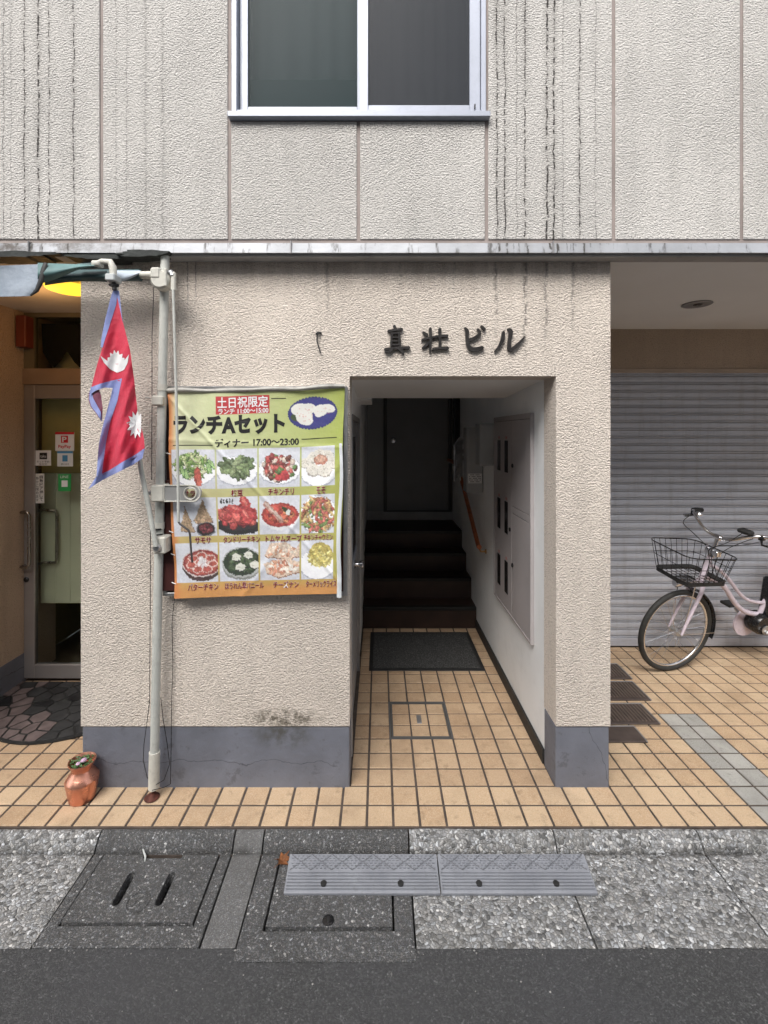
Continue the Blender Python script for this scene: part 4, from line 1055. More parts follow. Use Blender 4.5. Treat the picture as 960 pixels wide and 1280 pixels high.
# tandoori
cl, cx, cy, hx_, hy_ = PHT[1, 1]; ell(cx, cy+48, 104, 44, sc((30,28,30)), .06, clip=cl); ell(cx, cy+40, 92, 30, sc((52,46,46)), .06, clip=cl)
for x_ in range(278, 340, 14): fill(cl & (ZX > x_) & (ZX < x_+7) & (ZY < 610) & (ZY > 590), sc((30,30,34)))
scatter(cl, cx-5, cy-4, 84, 40, 42, [(186,34,36),(214,58,54),(150,22,28),(226,88,74)], 13, 22, 1.5)
for x_, y_, ro in ((400, 610, 1.0), (350, 640, .4), (405, 670, .9)): ell(x_, y_, 42, 20, sc((204,44,44)), ro, clip=cl); ell(x_-4, y_-6, 26, 7, sc((236,120,104)), ro, clip=cl)
# tom yum
cl, cx, cy, hx_, hy_ = PHT[1, 2]; ell(cx+2, cy+6, 96, 66, sc((226,226,228)), clip=cl); ell(cx+2, cy, 92, 58, sc((176,40,26)), clip=cl); ell(cx+2, cy-2, 80, 48, sc((206,58,30)), clip=cl)
scatter(cl, cx+10, cy, 60, 30, 22, [(222,96,40),(168,40,24),(236,140,70)], 5, 10, 1.8); seg(500, 620, 580, 700, 24, sc((206,150,130)), cl); seg(500, 616, 575, 690, 10, sc((236,206,190)), cl)
ell(600, 650, 24, 10, sc((60,84,40)), .7, clip=cl); ell(612, 662, 12, 16, sc((220,224,214)), .3, clip=cl)
# chow mein
cl, cx, cy, hx_, hy_ = plate(1, 3, 1.05, .95, .05); scatter(cl, cx, cy, 78, 80, 130, [(200,150,80),(222,186,110),(196,80,60),(120,150,70),(180,110,60),(214,100,84)], 4, 8, 3.2)
# butter chicken
cl, cx, cy, hx_, hy_ = PHT[2, 0]; ell(cx+25, cy+14, 100, 74, sc((70,40,36)), clip=cl); ell(cx+25, cy, 100, 68, sc((214,200,196)), clip=cl); ell(cx+25, cy, 94, 62, sc((158,44,34)), clip=cl); ell(cx+25, cy+2, 84, 54, sc((196,76,54)), clip=cl)
for k in range(7):
    a_ = k*.9+.2; x_, y_ = cx+25+54*math.cos(a_), cy+34*math.sin(a_)
    for t in np.linspace(0, 6.28, 18): ell(x_+24*math.cos(t), y_+16*math.sin(t), 3.4, 3, sc((236,208,196)), clip=cl)
scatter(cl, cx+28, cy-4, 26, 20, 14, [(240,234,232),(225,214,214)], 7, 11, 1.4, False)
# spinach paneer
cl, cx, cy, hx_, hy_ = PHT[2, 1]; ell(cx+12, cy+26, 96, 62, sc((130,134,126)), clip=cl); ell(cx+12, cy+4, 100, 74, sc((176,180,176)), clip=cl); ell(cx+12, cy+2, 93, 66, sc((40,58,34)), clip=cl); ell(460, 815, 26, 22, sc((200,204,208)), clip=cl)
scatter(cl, cx+12, cy+2, 80, 54, 30, [(58,80,44),(44,64,36),(80,100,60)], 8, 14, 1.8, False)
for x_, y_, ro in ((352, 872, .2), (412, 862, -.2), (370, 920, .4), (442, 912, -.3)):
    q = [(x_-24, y_-8), (x_, y_-20), (x_+24, y_-6), (x_+20, y_+14), (x_-4, y_+20), (x_-22, y_+10)]
    poly_([(a+2, b+5) for a, b in q], sc((30,40,26)), cl); poly_(q, sc((226,226,210)), cl); seg(x_-22, y_+2, x_+20, y_+6, 3, sc((190,190,170)), cl)
# cheese naan
cl, cx, cy, hx_, hy_ = PHT[2, 2]
for q in ([(490, 870), (520, 810), (600, 805), (660, 850), (620, 890)], [(490, 905), (600, 885), (690, 905), (680, 950), (560, 975), (500, 950)], [(630, 880), (670, 800), (695, 800), (694, 870)]):
    poly_([(a+2, b+5) for a, b in q], sc((150,100,66)), cl); poly_(q, sc((226,196,168)), cl)
scatter(cl, 580, 925, 80, 30, 50, [(240,226,206),(214,150,110),(200,120,84),(246,238,224)], 4, 9, 2.2, False); scatter(cl, 580, 850, 70, 26, 40, [(240,226,206),(214,150,110),(232,206,180)], 4, 9, 2.0, False)
# turmeric rice
cl, cx, cy, hx_, hy_ = plate(2, 3, 1.1, .74, .25); ell(775, 870, 62, 58, sc((196,176,60)), clip=cl); scatter(cl, 775, 880, 64, 50, 120, [(222,206,90),(236,224,130),(196,176,60)], 3, 5, 2.2, False)

# jitter the drawn edges and mottle the photos so that they read as printed food pictures
def smooth_noise(sy, sx, k):
    a = rs.rand(CH//k+3, CW//k+3); yi = np.arange(CH)/k; xi = np.arange(CW)/k
    y0_, x0_ = yi.astype(int), xi.astype(int); fy, fx = (yi-y0_)[:, None], (xi-x0_)[None]
    return (a[y0_][:, x0_]*(1-fy)*(1-fx)+a[y0_+1][:, x0_]*fy*(1-fx)+a[y0_][:, x0_+1]*(1-fy)*fx+a[y0_+1][:, x0_+1]*fy*fx)-.5
anyp = np.zeros((CH, CW), bool)
for q in PHT.values(): anyp |= q[0]
jy = np.clip(np.arange(CH)[:, None]+(smooth_noise(0, 0, 2)*2.2+smooth_noise(0, 0, 6)*2.2)*anyp, 0, CH-1).astype(int)
jx_ = np.clip(np.arange(CW)[None]+(smooth_noise(0, 0, 2)*2.2+smooth_noise(0, 0, 6)*2.2)*anyp, 0, CW-1).astype(int)
src = img.copy(); img = np.where(anyp[..., None] & anyp[jy, jx_][..., None], src[jy, jx_], src)
satm = np.clip((img.max(2)-img.min(2))/(img.max(2)+.02)*1.6, .08, 1)
mot = 1+(smooth_noise(0, 0, 2)*.75+smooth_noise(0, 0, 4)*.45)*anyp*satm
img = img*mot[..., None]
g_l = img.mean(2, keepdims=True); img = g_l+(img-g_l)*np.where(anyp, .76, .92)[..., None]
img = np.clip(img+rs.normal(0, .010, img.shape), 0.005, 1)

# banner surface: bilinear corners + folds
cTL, cTR, cBR, cBL = [bpx(200+x/3.84, 470+y/3.84, YBN) for x, y in ((36, 78), (884, 56), (868, 1046), (70, 1066))]
def wrk(u, v):
    d = -.0045*math.sin(u*5+v*2.2) - .004*math.sin(v*7-u*3)
    # the sharp diagonal fold from upper left to lower right
    e = (v-(.02+.93*u))/1.36
    d -= .0045*math.exp(-(e/.011)**2)
    e2 = (v-(1.45-1.1*u))/1.4; d -= .0035*math.exp(-(e2/.02)**2)
    e3 = (v-.23-.06*u); d -= .0025*math.exp(-(e3/.012)**2)
    # bunching along both side edges
    d += .006*math.exp(-u/.05)*math.sin(v*16) + .005*math.exp(-(1-u)/.05)*math.sin(v*13+1)
    d += .0032*mnoise.noise(Vector((u*5, v*6, 1.3))) + .0015*mnoise.noise(Vector((u*14, v*15, 4)))
    return d
def BS(u, v, off=0):
    sag = .006*math.sin(u*math.pi)*(1-v)
    q = (cTL*(1-u)+cTR*u)*(1-v)+(cBL*(1-u)+cBR*u)*v
    ex = .004*math.sin(v*9)*max(0, 1-u*6) + .003*math.sin(v*11+2)*max(0, (u-.85)*6)
    return (q.x+ex, q.y+wrk(u, v)-off, q.z-sag+.002*math.sin(u*15)*(1-v)*.8)
BN = thing('menu_banner', (cBL.x/2+cBR.x/2, YBN, cBL.z), 'yellow-green vinyl menu banner with twelve dish photos and Japanese text', 'banner')
vs = np.array([BS(i/CW, j/CH) for j in range(CH+1) for i in range(CW+1)])
base_off = np.array(ORG[BN.name]); n1 = CW+1
me = bpy.data.meshes.new('print_sheet')
I, J = np.meshgrid(np.arange(CW), np.arange(CH)); v0 = (J*n1+I).ravel()
quads = np.stack([v0, v0+n1, v0+n1+1, v0+1], 1)
me.from_pydata((vs-base_off).tolist(), [], quads.tolist())
imv = np.zeros((CH+1, CW+1, 4)); pad = np.pad(img, ((0, 1), (0, 1), (0, 0)), 'edge'); imv[..., :3] = pad; imv[..., 3] = 1
ca = me.color_attributes.new('print', 'FLOAT_COLOR', 'POINT'); ca.data.foreach_set('color', imv.reshape(-1).astype(np.float32))
me.shade_smooth()
n = N('banner_vinyl'); at = n.t.nodes.new('ShaderNodeAttribute'); at.attribute_name = 'print'
n.set(col=n.mix(.05, at.outputs['Color'], (.75, .75, .75)), rough=.38, spec=.45); n.bump(n.noise(25, 3), .003); me.materials.append(n.m)
o = bpy.data.objects.new('print_sheet', me); COL.objects.link(o); o.parent = BN; ORG[o.name] = ORG[BN.name]
def uvz(zx, zy): return (zx-ZX0)/(ZX1-ZX0), (zy-ZY0)/(ZY1-ZY0)
def ban_text(s, x0, y0, x1, y1, mat, offset=0.0, off=.0012, name='lettering'):
    v2, fs = text_fit(s, x0, y0, x1, y1, offset)
    m = MB(); m.add([BS(*uvz(a, b), off) for a, b in v2], fs); m.build(name, mat, BN, fix=False)
dkred = simple('print_dark_red', (.22, .012, .02), .45)
ban_text('土日祝限定', 274, 100, 514, 152, whm, .018); ban_text('ランチ 11:00〜15:00', 278, 156, 516, 181, whm, .026)
ban_text('ランチAセット', 62, 192, 590, 276, blk, .052); ban_text('ディナー 17:00〜23:00', 262, 300, 662, 340, blk, .030)
for (xa, ya, xb, yb) in ((55, 330, 250, 330), (676, 312, 850, 312), (530, 112, 600, 112)):
    ln = MB(); k = 14; P0 = [BS(*uvz(xa+(xb-xa)*i/k, ya-1.6), .0012) for i in range(k+1)]; P1 = [BS(*uvz(xa+(xb-xa)*i/k, ya+1.6), .0012) for i in range(k+1)]
    ln.add(P0+P1, [(i, i+1, k+2+i, k+1+i) for i in range(k)])
    ln.build('rule_line', blk, BN, fix=False)
caps = [[('サラダ', 100, 190), ('枝豆', 335, 390), ('チキンチリ', 515, 640), ('モモ', 752, 795)],
        [('サモサ', 148, 226), ('タンドリーチキン', 288, 470), ('トムヤムスープ', 500, 680), ('チキンチャウミン', 690, 836)],
        [('バターチキン', 106, 258), ('ほうれん草パニール', 292, 486), ('チーズナン', 536, 664), ('ターメリックライス', 702, 856)]]
for r_, row in enumerate(caps):
    yt = (545, 771, 994)[r_]
    for s, xa, xb in row:
        ban_text(s, xa, yt, xb, yt+31, whm, .040, .0010, 'lettering_outline'); ban_text(s, xa, yt, xb, yt+31, dkred, .020, .0020)
# curled pale back edge on the right
m = MB()
def curl(u, v):
    a_ = u*3.6; x, y, z_ = BS(.985, .27+.74*v)
    r1_ = .011+.006*v
    return (x+.006-r1_*math.sin(a_)*.9+.004*math.sin(v*9), y-.012-r1_*(1-math.cos(a_))*.45, z_)
m.grid(curl, 10, 50); cu_ = m.build('curled_edge', simple('banner_back_white', (.66, .69, .70), .4, var=.06), BN, smooth=80, fix=False)
# clear film wrapped over the top edge, eyelet ties
m = MB(); m.grid(lambda u, v: (BS(u, 0)[0], YBN-.003-.004*math.sin(u*17)-.010*v*(1-v)*4, BS(u, 0)[2]-.004+.022*v+.003*math.sin(u*23)*v), 60, 4)
m.build('top_hem', simple('grey_hem', (.34, .33, .30), .3, var=.4, vs=12), BN, smooth=80, fix=False)
for v_ in (.30, .52, .68, .79, .93):
    q = BS(0.01, v_); MB().tube([(q[0], q[1]-.003, q[2]), (q[0]-.02, q[1]+.004, q[2]+.004), (q[0]-.032, 2.20, q[2]+.002)], .002, 6).build('tie', whm, BN)
# the dark red strip between pole and banner
MB().box(bpx(205, 600, 2.215).x, bpx(222, 600, 2.215).x, 2.190, 2.2115, bpx(205, 738, 2.2).z, bpx(205, 600, 2.2).z, .002).build('side_board', M['darkred'], FR)

# ================================================================= AWNING POST
def ppx(px, py, Y): v = bpx(px, py, Y); return (v.x, v.y, v.z)
PO = thing('awning_post', ppx(191, 1000, 2.188), 'pale painted steel post standing before the left wall on a rusty foot', 'post')
top = ppx(206.5, 318, 2.165); bot = ppx(192.3, 982, 2.186)
def pol(t): return Vector(bot)*(1-t)+Vector(top)*t
MB().tube([pol(0), pol(.5), pol(1)], .0200, 20).build('pole', M['pole'], PO, smooth=40)
MB().tube([pol(-.004), pol(.065)], .0245, 20).build('foot_sleeve', M['cream'], PO, smooth=40)
q = pol(0)
ft = MB(); ft.tube([(q.x, q.y, q.z+.01), (q.x, q.y, .012)], .009, 10)
ft.lathe([(.0005, 0), (.031, 0), (.034, .004), (.022, .008), (.012, .018), (.0005, .022)], (q.x-.004, q.y-.01, 0), 24)
ft.build('screw_foot', M['rust'], PO, smooth=35)
for t in (.486, .745): MB().tube([pol(t), pol(t+.012)], .0225, 18).build('joint_collar', M['cream'], PO, smooth=40)
c2 = ppx(199, 500, 2.17); MB().box(c2[0]-.022, c2[0]+.030, 2.135, 2.20, c2[2]-.028, c2[2]+.018, .006).tube([(c2[0]-.02, 2.15, c2[2]+.006), (c2[0]-.05, 2.14, c2[2]+.010)], .004, 6).build('pipe_clamp', M['cream'], PO)
for py in (661, 668, 673): c2 = ppx(197.5, py, 2.17); MB().tube([(c2[0], c2[1], c2[2]-.004), (c2[0], c2[1], c2[2]+.004)], .0222, 18).build('tape_band', M['black'], PO)

# bracket with round hole clamped across the post
BK = thing('clamp_bracket', ppx(196, 617, 2.13), 'grey clamp bracket with a round hole on the awning post, over the banner', 'bracket')
a = ppx(190, 606, 2.13); b = ppx(206, 627, 2.13)
MB().box(a[0], b[0], 2.115, 2.190, b[2], a[2], .006).build('clamp_block', M['cream'], BK)
MB().lathe([(.0005, 0), (.012, 0), (.012, -.016), (.0005, -.016)], (a[0]+.001, 2.14, (a[2]+b[2])/2), 10, 'x').build('bolt', M['galv'], BK, smooth=40)
# arm: stadium plate with hole (outline minus hole, extruded)
xa, xb = b[0]+.001, ppx(250, 617, 2.12)[0]; zc = (a[2]+b[2])/2; hr_ = (a[2]-b[2])/2-.002
bm = bmesh.new(); outer = [(xa, zc-hr_), (xb-hr_, zc-hr_)]+[(xb-hr_+hr_*math.cos(t), zc+hr_*math.sin(t)) for t in np.linspace(-math.pi/2, math.pi/2, 13)[1:-1]]+[(xb-hr_, zc+hr_), (xa, zc+hr_)]
hx_c = ppx(237.5, 617, 2.12)[0]; hole = [(hx_c+.0255*math.cos(t), zc+.0255*math.sin(t)) for t in np.linspace(0, 2*math.pi, 25)[:-1]]
eds = []
for loop in (outer, hole):
    L = [bm.verts.new((x_, 2.125, z_)) for x_, z_ in loop]; eds += [bm.edges.new((L[i], L[(i+1) % len(L)])) for i in range(len(L))]
bmesh.ops.triangle_fill(bm, edges=eds, use_beauty=True); rr_ = bmesh.ops.extrude_face_region(bm, geom=bm.faces[:])
for v in rr_['geom']:
    if isinstance(v, bmesh.types.BMVert): v.co.y = 2.143
bm.verts.index_update(); m = MB(); m.add([v.co[:] for v in bm.verts], [[v.index for v in f_.verts] for f_ in bm.faces]); bm.free()
m.build('arm_plate', simple('grey_cast_arm', (.42, .42, .41), .4, metal=.4), BK)
rim = [(x_, 2.123, z_) for x_, z_ in outer]; MB().tube(rim, .0032, 6, True).tube([(hx_c+.028*math.cos(t), 2.123, zc+.028*math.sin(t)) for t in np.linspace(0, 2*math.pi, 25)[:-1]], .0035, 6, True).build('raised_rim', M['cream'], BK, smooth=60)

# pivot bracket at 690
PV = thing('pivot_bracket', ppx(197, 690, 2.13), 'pale pivot bracket at the foot of the slanting awning arm on the post', 'bracket')
a = ppx(191, 671, 2.13); b = ppx(207.5, 692, 2.13); MB().box(a[0]+.004, b[0], 2.120, 2.192, b[2], a[2], .006).build('body', M['cream'], PV)
q = ppx(196, 685, 2.115); MB().lathe([(.0005, .02), (.020, .02), (.020, 0), (.014, -.008), (.0005, -.008)], q, 16, 'y').build('pivot_bolt', M['galv'], PV, smooth=40)

# crank gear at the top + crank rod
GB = thing('awning_gearbox', ppx(206, 345, 2.12), 'cream gearbox with hanging crank rod at the top of the awning post', 'gearbox')
q = ppx(203, 351, 2.12); g = MB(); g.lathe([(.0005, -.03), (.036, -.03), (.044, -.02), (.044, .02), (.036, .03), (.0005, .03)], (q[0], q[1], q[2]), 24, 'y')
g.box(q[0]-.042, q[0]+.005, 2.086, 2.152, q[2], q[2]+.052, .008); g.box(q[0]+.02, q[0]+.034, 2.085, 2.15, q[2]-.035, q[2]+.045, .003); g.build('housing', M['cream'], GB, smooth=35)
q = ppx(213, 341, 2.10); MB().tube([(q[0]-.02, q[1]+.01, q[2]), (q[0]+.005, q[1], q[2]+.002), (q[0]+.012, q[1]-.003, q[2]-.016)], .012, 10).build('knuckle', M['galv'], GB, smooth=50)
q2 = ppx(217, 350, 2.10); MB().box(q2[0]-.010, q2[0]+.010, 2.09, 2.11, q2[2]-.05, q2[2]+.035, .004).build('rod_socket', M['cream'], GB)
MB().tube([ppx(216.5, 362, 2.095), ppx(220.5, 500, 2.09), ppx(222.5, 600, 2.085), ppx(223, 652, 2.085)], .0062, 10).build('crank_rod', M['pole'], GB, smooth=50)
MB().tube([ppx(223, 652, 2.085), ppx(225, 655, 2.083), ppx(236, 663, 2.080), ppx(237.5, 668, 2.080), ppx(239, 690, 2.080), ppx(240.5, 703, 2.080)], .0045, 8).build('crank_handle', simple('dark_crank', (.12, .11, .11), .4, metal=.6), GB, smooth=50)

# awning
AW = thing('awning', ppx(90, 350, 2.1), 'rolled-up grey and teal awning fabric with elbow arm, left of the post', 'awning')
teal = simple('dark_teal_canvas', (.042, .085, .088), .55, var=.25, vs=8); tealL = simple('teal_canvas_worn', (.10, .19, .19), .5, var=.3, vs=8)
def cloth(col1, col2):
    n = N('grey_blue_canvas'); c = n.mix(n.ramp(n.noise(7, 6, rough=.65), [(.35, 0), (.7, 1)]), col1, col2)
    n.set(col=c, rough=.7, sheen=.1); n.bump(n.noise(14, 4), .01); return n.m
clo = cloth((.17, .205, .25), (.27, .31, .36))
# roller tube
r0 = ppx(190, 344, 2.13); MB().tube([(-3.2, 2.13, r0[2]-.012), (ppx(176, 345, 2.13)[0], 2.13, r0[2])], .026, 16).build('roller_tube', teal, AW, smooth=40)
MB().tube([(ppx(176, 345, 2.13)[0], 2.13, r0[2]), (ppx(191, 344, 2.13)[0], 2.13, r0[2]+.001)], .017, 14).build('roller_end', M['cream'], AW, smooth=40)
# hanging valance (closer): ruled sheet
def val(u, v):
    px = -160+(52+160)*u; topy = 338-8*u; boty = 373-3*u
    if u > .85: px += (6-20*v**1.6)*(u-.85)/.15
    py = topy+(boty-topy)*v
    q = bpx(px, py, 2.02+.012*math.sin(v*3+u*9)-.015*v); return (q.x, q.y, q.z)
m = MB(); m.grid(val, 40, 8); m.grid(lambda u, v: tuple(Vector(val(u, v))+Vector((0, .003, 0))), 40, 8); m.build('valance', clo, AW, smooth=60, fix=False)
# piping at the valance end
MB().tube([ppx(57, 329, 2.01), ppx(54, 338, 2.0), ppx(51, 352, 2.0), ppx(46, 363, 2.0), ppx(38, 369, 2.0)], [.010, .012, .013, .010, .006], 8, flat=.5).build('piping', M['black'], AW, smooth=60)
# folded fabric between valance and elbow
def fold(u, v):
    px = 47+(118-47)*u; t_ = 329+1*u-6*math.sin(u*1.5)*0; ytop = 328.5+2.5*u; ybot = 356-22*u**.8+2*math.sin(u*6)
    py = ytop+(ybot-ytop)*v; q = bpx(px, py, 2.03-.035*math.sin(v*math.pi)); return (q.x, q.y, q.z)
m = MB(); m.grid(fold, 20, 10); m.build('folded_fabric', tealL, AW, smooth=80, fix=False)
def fold2(u, v):
    px = 56+(134-56)*u; ytop = 352-14*u; ybot = 357-4*u-3*math.sin(u*3); ytop = 338+2*(1-u)
    py = ytop+(ybot-ytop)*v; q = bpx(px, py, 2.075-.03*math.sin(v*math.pi)); return (q.x, q.y, q.z)
m = MB(); m.grid(fold2, 20, 10); m.build('folded_fabric', teal, AW, smooth=80, fix=False)
def flap(u, v):
    px = 142+(176-142)*u; ytop = 338; ybot = 353-10*u**2.2
    py = ytop+(ybot-ytop)*v; q = bpx(px-3*v, py, 2.095-.02*math.sin(v*math.pi*.8)); return (q.x, q.y, q.z)
m = MB(); m.grid(flap, 14, 8); m.build('fabric_end', cloth((.42, .48, .55), (.50, .56, .62)), AW, smooth=80, fix=False)
# front bar end + elbow
MB().tube([ppx(98, 333, 2.04), ppx(122, 331.5, 2.04)], .012, 10).build('front_bar', teal, AW, smooth=50)
e = MB(); e.box(*[f_(ppx(116, 326, 2.03)[0], ppx(126, 326, 2.03)[0]) for f_ in (min, max)], 2.015, 2.055, ppx(0, 333.5, 2.03)[2], ppx(0, 326.5, 2.03)[2], .004)
e.tube([ppx(120, 330, 2.035), ppx(128, 326.8, 2.035), ppx(138, 327.5, 2.035), ppx(141, 334, 2.035), ppx(142, 345, 2.035)], [.012, .012, .014, .016, .014], 12)
e.build('elbow_bracket', M['cream'], AW, smooth=50)
q = ppx(142, 349, 2.03); MB().box(q[0]-.022, q[0]+.020, 2.00, 2.06, q[2]-.014, q[2]+.016, .004).build('hinge_cap', simple('pale_hinge', (.55, .58, .58), .4, metal=.3), AW)
# slanting arm behind the flag, post pivot -> elbow
MB().tube([ppx(195, 683, 2.105), ppx(187, 640, 2.105), ppx(176, 585, 2.10), ppx(160, 480, 2.08), ppx(143.5, 352, 2.05)], .0105, 12).build('slanting_arm', M['pole'], AW, smooth=50)

# ================================================================= FLAG
FL = thing('flag', ppx(145, 612, 2.03), 'red double-pennon flag with blue border, white moon and sun, hanging from awning', 'flag')
def fdepth(px, py):
    t = (py-360)/250
    return 2.035+.018*math.sin((px-100)*.20+py*.012)*(.35+t)+.006*math.sin((px+py*.4)*.45)*t-.012*t + .010*math.sin(py*.03)*t
def interp(poly, n):
    P_ = [Vector(q) for q in poly]; L = [0]
    for a, b in zip(P_[:-1], P_[1:]): L.append(L[-1]+(b-a).length)
    out = []
    for k in range(n+1):
        d = L[-1]*k/n
        for i in range(len(P_)-1):
            if d <= L[i+1]+1e-9: break
        s = (d-L[i])/max(1e-9, L[i+1]-L[i]); out.append(P_[i].lerp(P_[i+1], s))
    return out
def fstrip(m, A, Bb, n, k, off=0.0, dd=0.0):
    a, b = interp(A, n), interp(Bb, n)
    for side in (0, 1):
        vs = []
        for j in range(n+1):
            for i in range(k+1):
                q = a[j].lerp(b[j], i/k); Y = fdepth(q.x, q.y)-off+dd+side*.0012; vs.append(ppx(q.x, q.y, Y))
        fs = [(j*(k+1)+i, j*(k+1)+i+1, (j+1)*(k+1)+i+1, (j+1)*(k+1)+i) for j in range(n) for i in range(k)]
        m.add(vs, fs if side == 0 else [f_[::-1] for f_ in fs])
def fabric(name, col, tr=.25):
    n = N(name); c = n.mix(n.ramp(n.noise(12, 4), [(.3, 0), (.7, 1)]), tuple(x*.85 for x in col), tuple(min(1, x*1.12) for x in col))
    n.set(col=c, rough=.55, sheen=.15); n.bump(n.math('ADD', n.noise(700, 2), n.math('MULTIPLY', n.noise(45, 3), 3)), .0012)
    return n.m
fred = fabric('crimson_fabric', (.60, .022, .06)); fblue = fabric('periwinkle_border', (.24, .29, .58)); fwhite = fabric('white_emblem', (.80, .80, .80)); fmar = fabric('maroon_back', (.16, .025, .06))
m = MB(); fstrip(m, [(145, 372), (136, 408), (128, 434), (121, 457), (114.5, 483)], [(147.5, 366), (154, 404), (162.5, 437), (166, 462), (169, 484)], 44, 22)
fstrip(m, [(114.5, 483), (124, 480), (138, 476), (152, 474)], [(114.6, 483.5), (130, 482), (150, 478), (169, 484)], 12, 3)
m.build('upper_pennon', fred, FL, smooth=80, fix=False)
m = MB(); fstrip(m, [(151, 476), (146, 502), (138, 525), (132, 553), (127, 594)], [(168, 478), (172, 514), (180, 548), (181, 562), (178.5, 566)], 50, 22)
fstrip(m, [(127, 594), (128, 594), (130, 593)], [(178.5, 566), (170, 571), (155, 578)], 8, 8)
m.build('lower_pennon', fred, FL, smooth=80, fix=False)
m = MB()
fstrip(m, [(142, 361), (138, 373), (131, 401), (126.6, 424), (126, 434)], [(146.5, 367), (145.5, 380), (137.5, 405), (130, 428), (128.5, 434)], 24, 4, .0016)
fstrip(m, [(142, 361), (149, 364)], [(146.5, 370), (153.5, 404)], 6, 3, .0012)
fstrip(m, [(113.5, 484), (124, 480), (138, 476), (152.5, 473)], [(111.5, 494), (120, 488), (131, 484.5), (141, 485)], 20, 4, .0016)
fstrip(m, [(152.5, 473), (146.5, 502), (138.5, 525), (132.5, 553), (127, 595)], [(141, 484.5), (137.5, 500), (129, 530), (123.5, 555), (120.5, 595)], 40, 5, .0018)
fstrip(m, [(181, 560), (168, 569), (152, 578), (138, 587), (120, 596)], [(178, 573), (166, 581), (150, 589), (130, 599), (110, 611.5)], 34, 5, .0020)
m.build('border', fblue, FL, smooth=80, fix=False)
m = MB(); fstrip(m, [(111, 491), (110.5, 500), (113, 508), (120, 517), (127, 527)], [(124, 487), (126, 493), (127, 500), (128.5, 510), (127.5, 527)], 16, 5, -.012)
m.build('curled_corner', fmar, FL, smooth=80, fix=False)
m = MB(); fstrip(m, [(112, 489), (111.5, 499), (114, 508), (121, 517), (127, 527)], [(114.5, 488), (116, 497), (121, 506), (126, 515), (127.5, 527)], 16, 3, -.008)
m.build('border', fblue, FL, smooth=80, fix=False)
def z3(x, y): return (x/3.554, 300+y/3.554)
m = MB()
arcO = [z3(*q) for q in ((445,513),(462,545),(490,575),(520,590),(550,578),(566,548),(573,508))]; arcI = [z3(*q) for q in ((445,513),(472,534),(497,546),(522,553),(541,544),(556,530),(573,508))]
fstrip(m, arcI, arcO, 24, 4, .0025)
sp = [(478,522),(492,520),(488,500),(502,508),(507,488),(516,503),(526,490),(530,510),(545,505),(536,522),(553,524)]
base_ = [(478+ (553-478)*i/10, 550) for i in range(11)]
fstrip(m, [z3(*q) for q in sp], [z3(*q) for q in base_], 40, 3, .0022)
m.build('moon_emblem', fwhite, FL, smooth=80, fix=False)
# sun: star with its right side folded away
m = MB(); star = []
for k in range(24):
    a_ = k*math.pi/12+.13; r_ = 64 if k % 2 == 0 else 40
    x_, y_ = 606+r_*.70*math.cos(a_), 820+r_*1.0*math.sin(a_); x_ = min(x_, 627); star.append(z3(x_, y_))
cs = z3(604, 820)
vs = []; 
for q in star+[cs]:
    vs.append(ppx(q[0], q[1], fdepth(q[0], q[1])-.0035))
m.add(vs, [(24, k, (k+1) % 24) for k in range(24)]); m.build('sun_emblem', fwhite, FL, fix=False)
q = ppx(143.5, 357, 2.035); MB().tube([(q[0]-.022, q[1], q[2]+.004), (q[0], q[1]-.01, q[2]-.004), (q[0]+.018, q[1], q[2]+.002)], [.006, .012, .006], 8).tube([(q[0], q[1]-.006, q[2]+.01), (q[0]+.003, q[1]-.008, q[2]-.022)], .009, 8).build('tie_cord', M['black'], FL, smooth=60)

# ---- thin wires down the post (fairy-light string)
m = MB()
def wire(m, pts, r=.0017): m.tube([ppx(*q) for q in pts], r, 5)
wire(m, [(187, 877, 2.17), (184, 900, 2.17), (180, 930, 2.17), (179, 950, 2.18), (184, 972, 2.19), (195, 982, 2.17)])
wire(m, [(201, 872, 2.20), (204, 900, 2.20), (209, 930, 2.20), (212, 955, 2.20), (205, 975, 2.19), (195, 981, 2.17)])
wire(m, [(188, 662, 2.20), (188, 720, 2.205), (187.5, 800, 2.205), (187, 877, 2.19)])
wire(m, [(218, 747, 2.22), (215, 780, 2.225), (216, 830, 2.225), (214.5, 880, 2.225), (214, 930, 2.225), (213, 980, 2.20), (206, 984, 2.17), (190, 988, 2.15)])
wire(m, [(193, 340, 2.20), (190, 420, 2.215), (190, 500, 2.215), (189.5, 600, 2.215)])
rg = random.Random(9)
for py in (440, 470, 515, 560, 720, 775, 805, 828, 876, 878): 
    x_ = 190 if py < 620 else 187.5; wire(m, [(x_, py, 2.20), (x_-3, py+1, 2.19)], .0014)
m.build('light_string', M['blackgloss'], smooth=60, label='thin dark fairy-light wires running down beside the awning post', cat='wire')

# ================================================================= POT
PT = thing('copper_pot', (-1.385, 2.175, 0), 'round copper pot with flared rim on the tiles by the wall corner', 'pot')
n = N('copper'); c = n.mix(n.ramp(n.noise(14, 5), [(.35, 0), (.7, 1)]), (.66, .27, .18), (.80, .40, .28))
n.set(col=n.mix(n.ramp(n.noise(60, 5, rough=.7), [(.58, 0), (.72, .4)]), c, (.26, .10, .07)), rough=n.ramp(n.noise(20, 3), [(.3, .24), (.7, .38)]), metal=.9); n.bump(n.noise(90, 3), .0006); cop = n.m
MB().lathe([(.0005, .001), (.052, .001), (.055, .006), (.062, .045), (.069, .085), (.0705, .095), (.069, .099), (.058, .115), (.046, .130), (.0425, .138), (.0435, .146), (.054, .166), (.058, .174), (.0575, .178), (.0545, .177), (.048, .163), (.043, .155), (.0005, .150)], (-1.385, 2.175, 0), 40).build('pot_body', cop, PT, smooth=30)
fl = MB(); rg = random.Random(2)
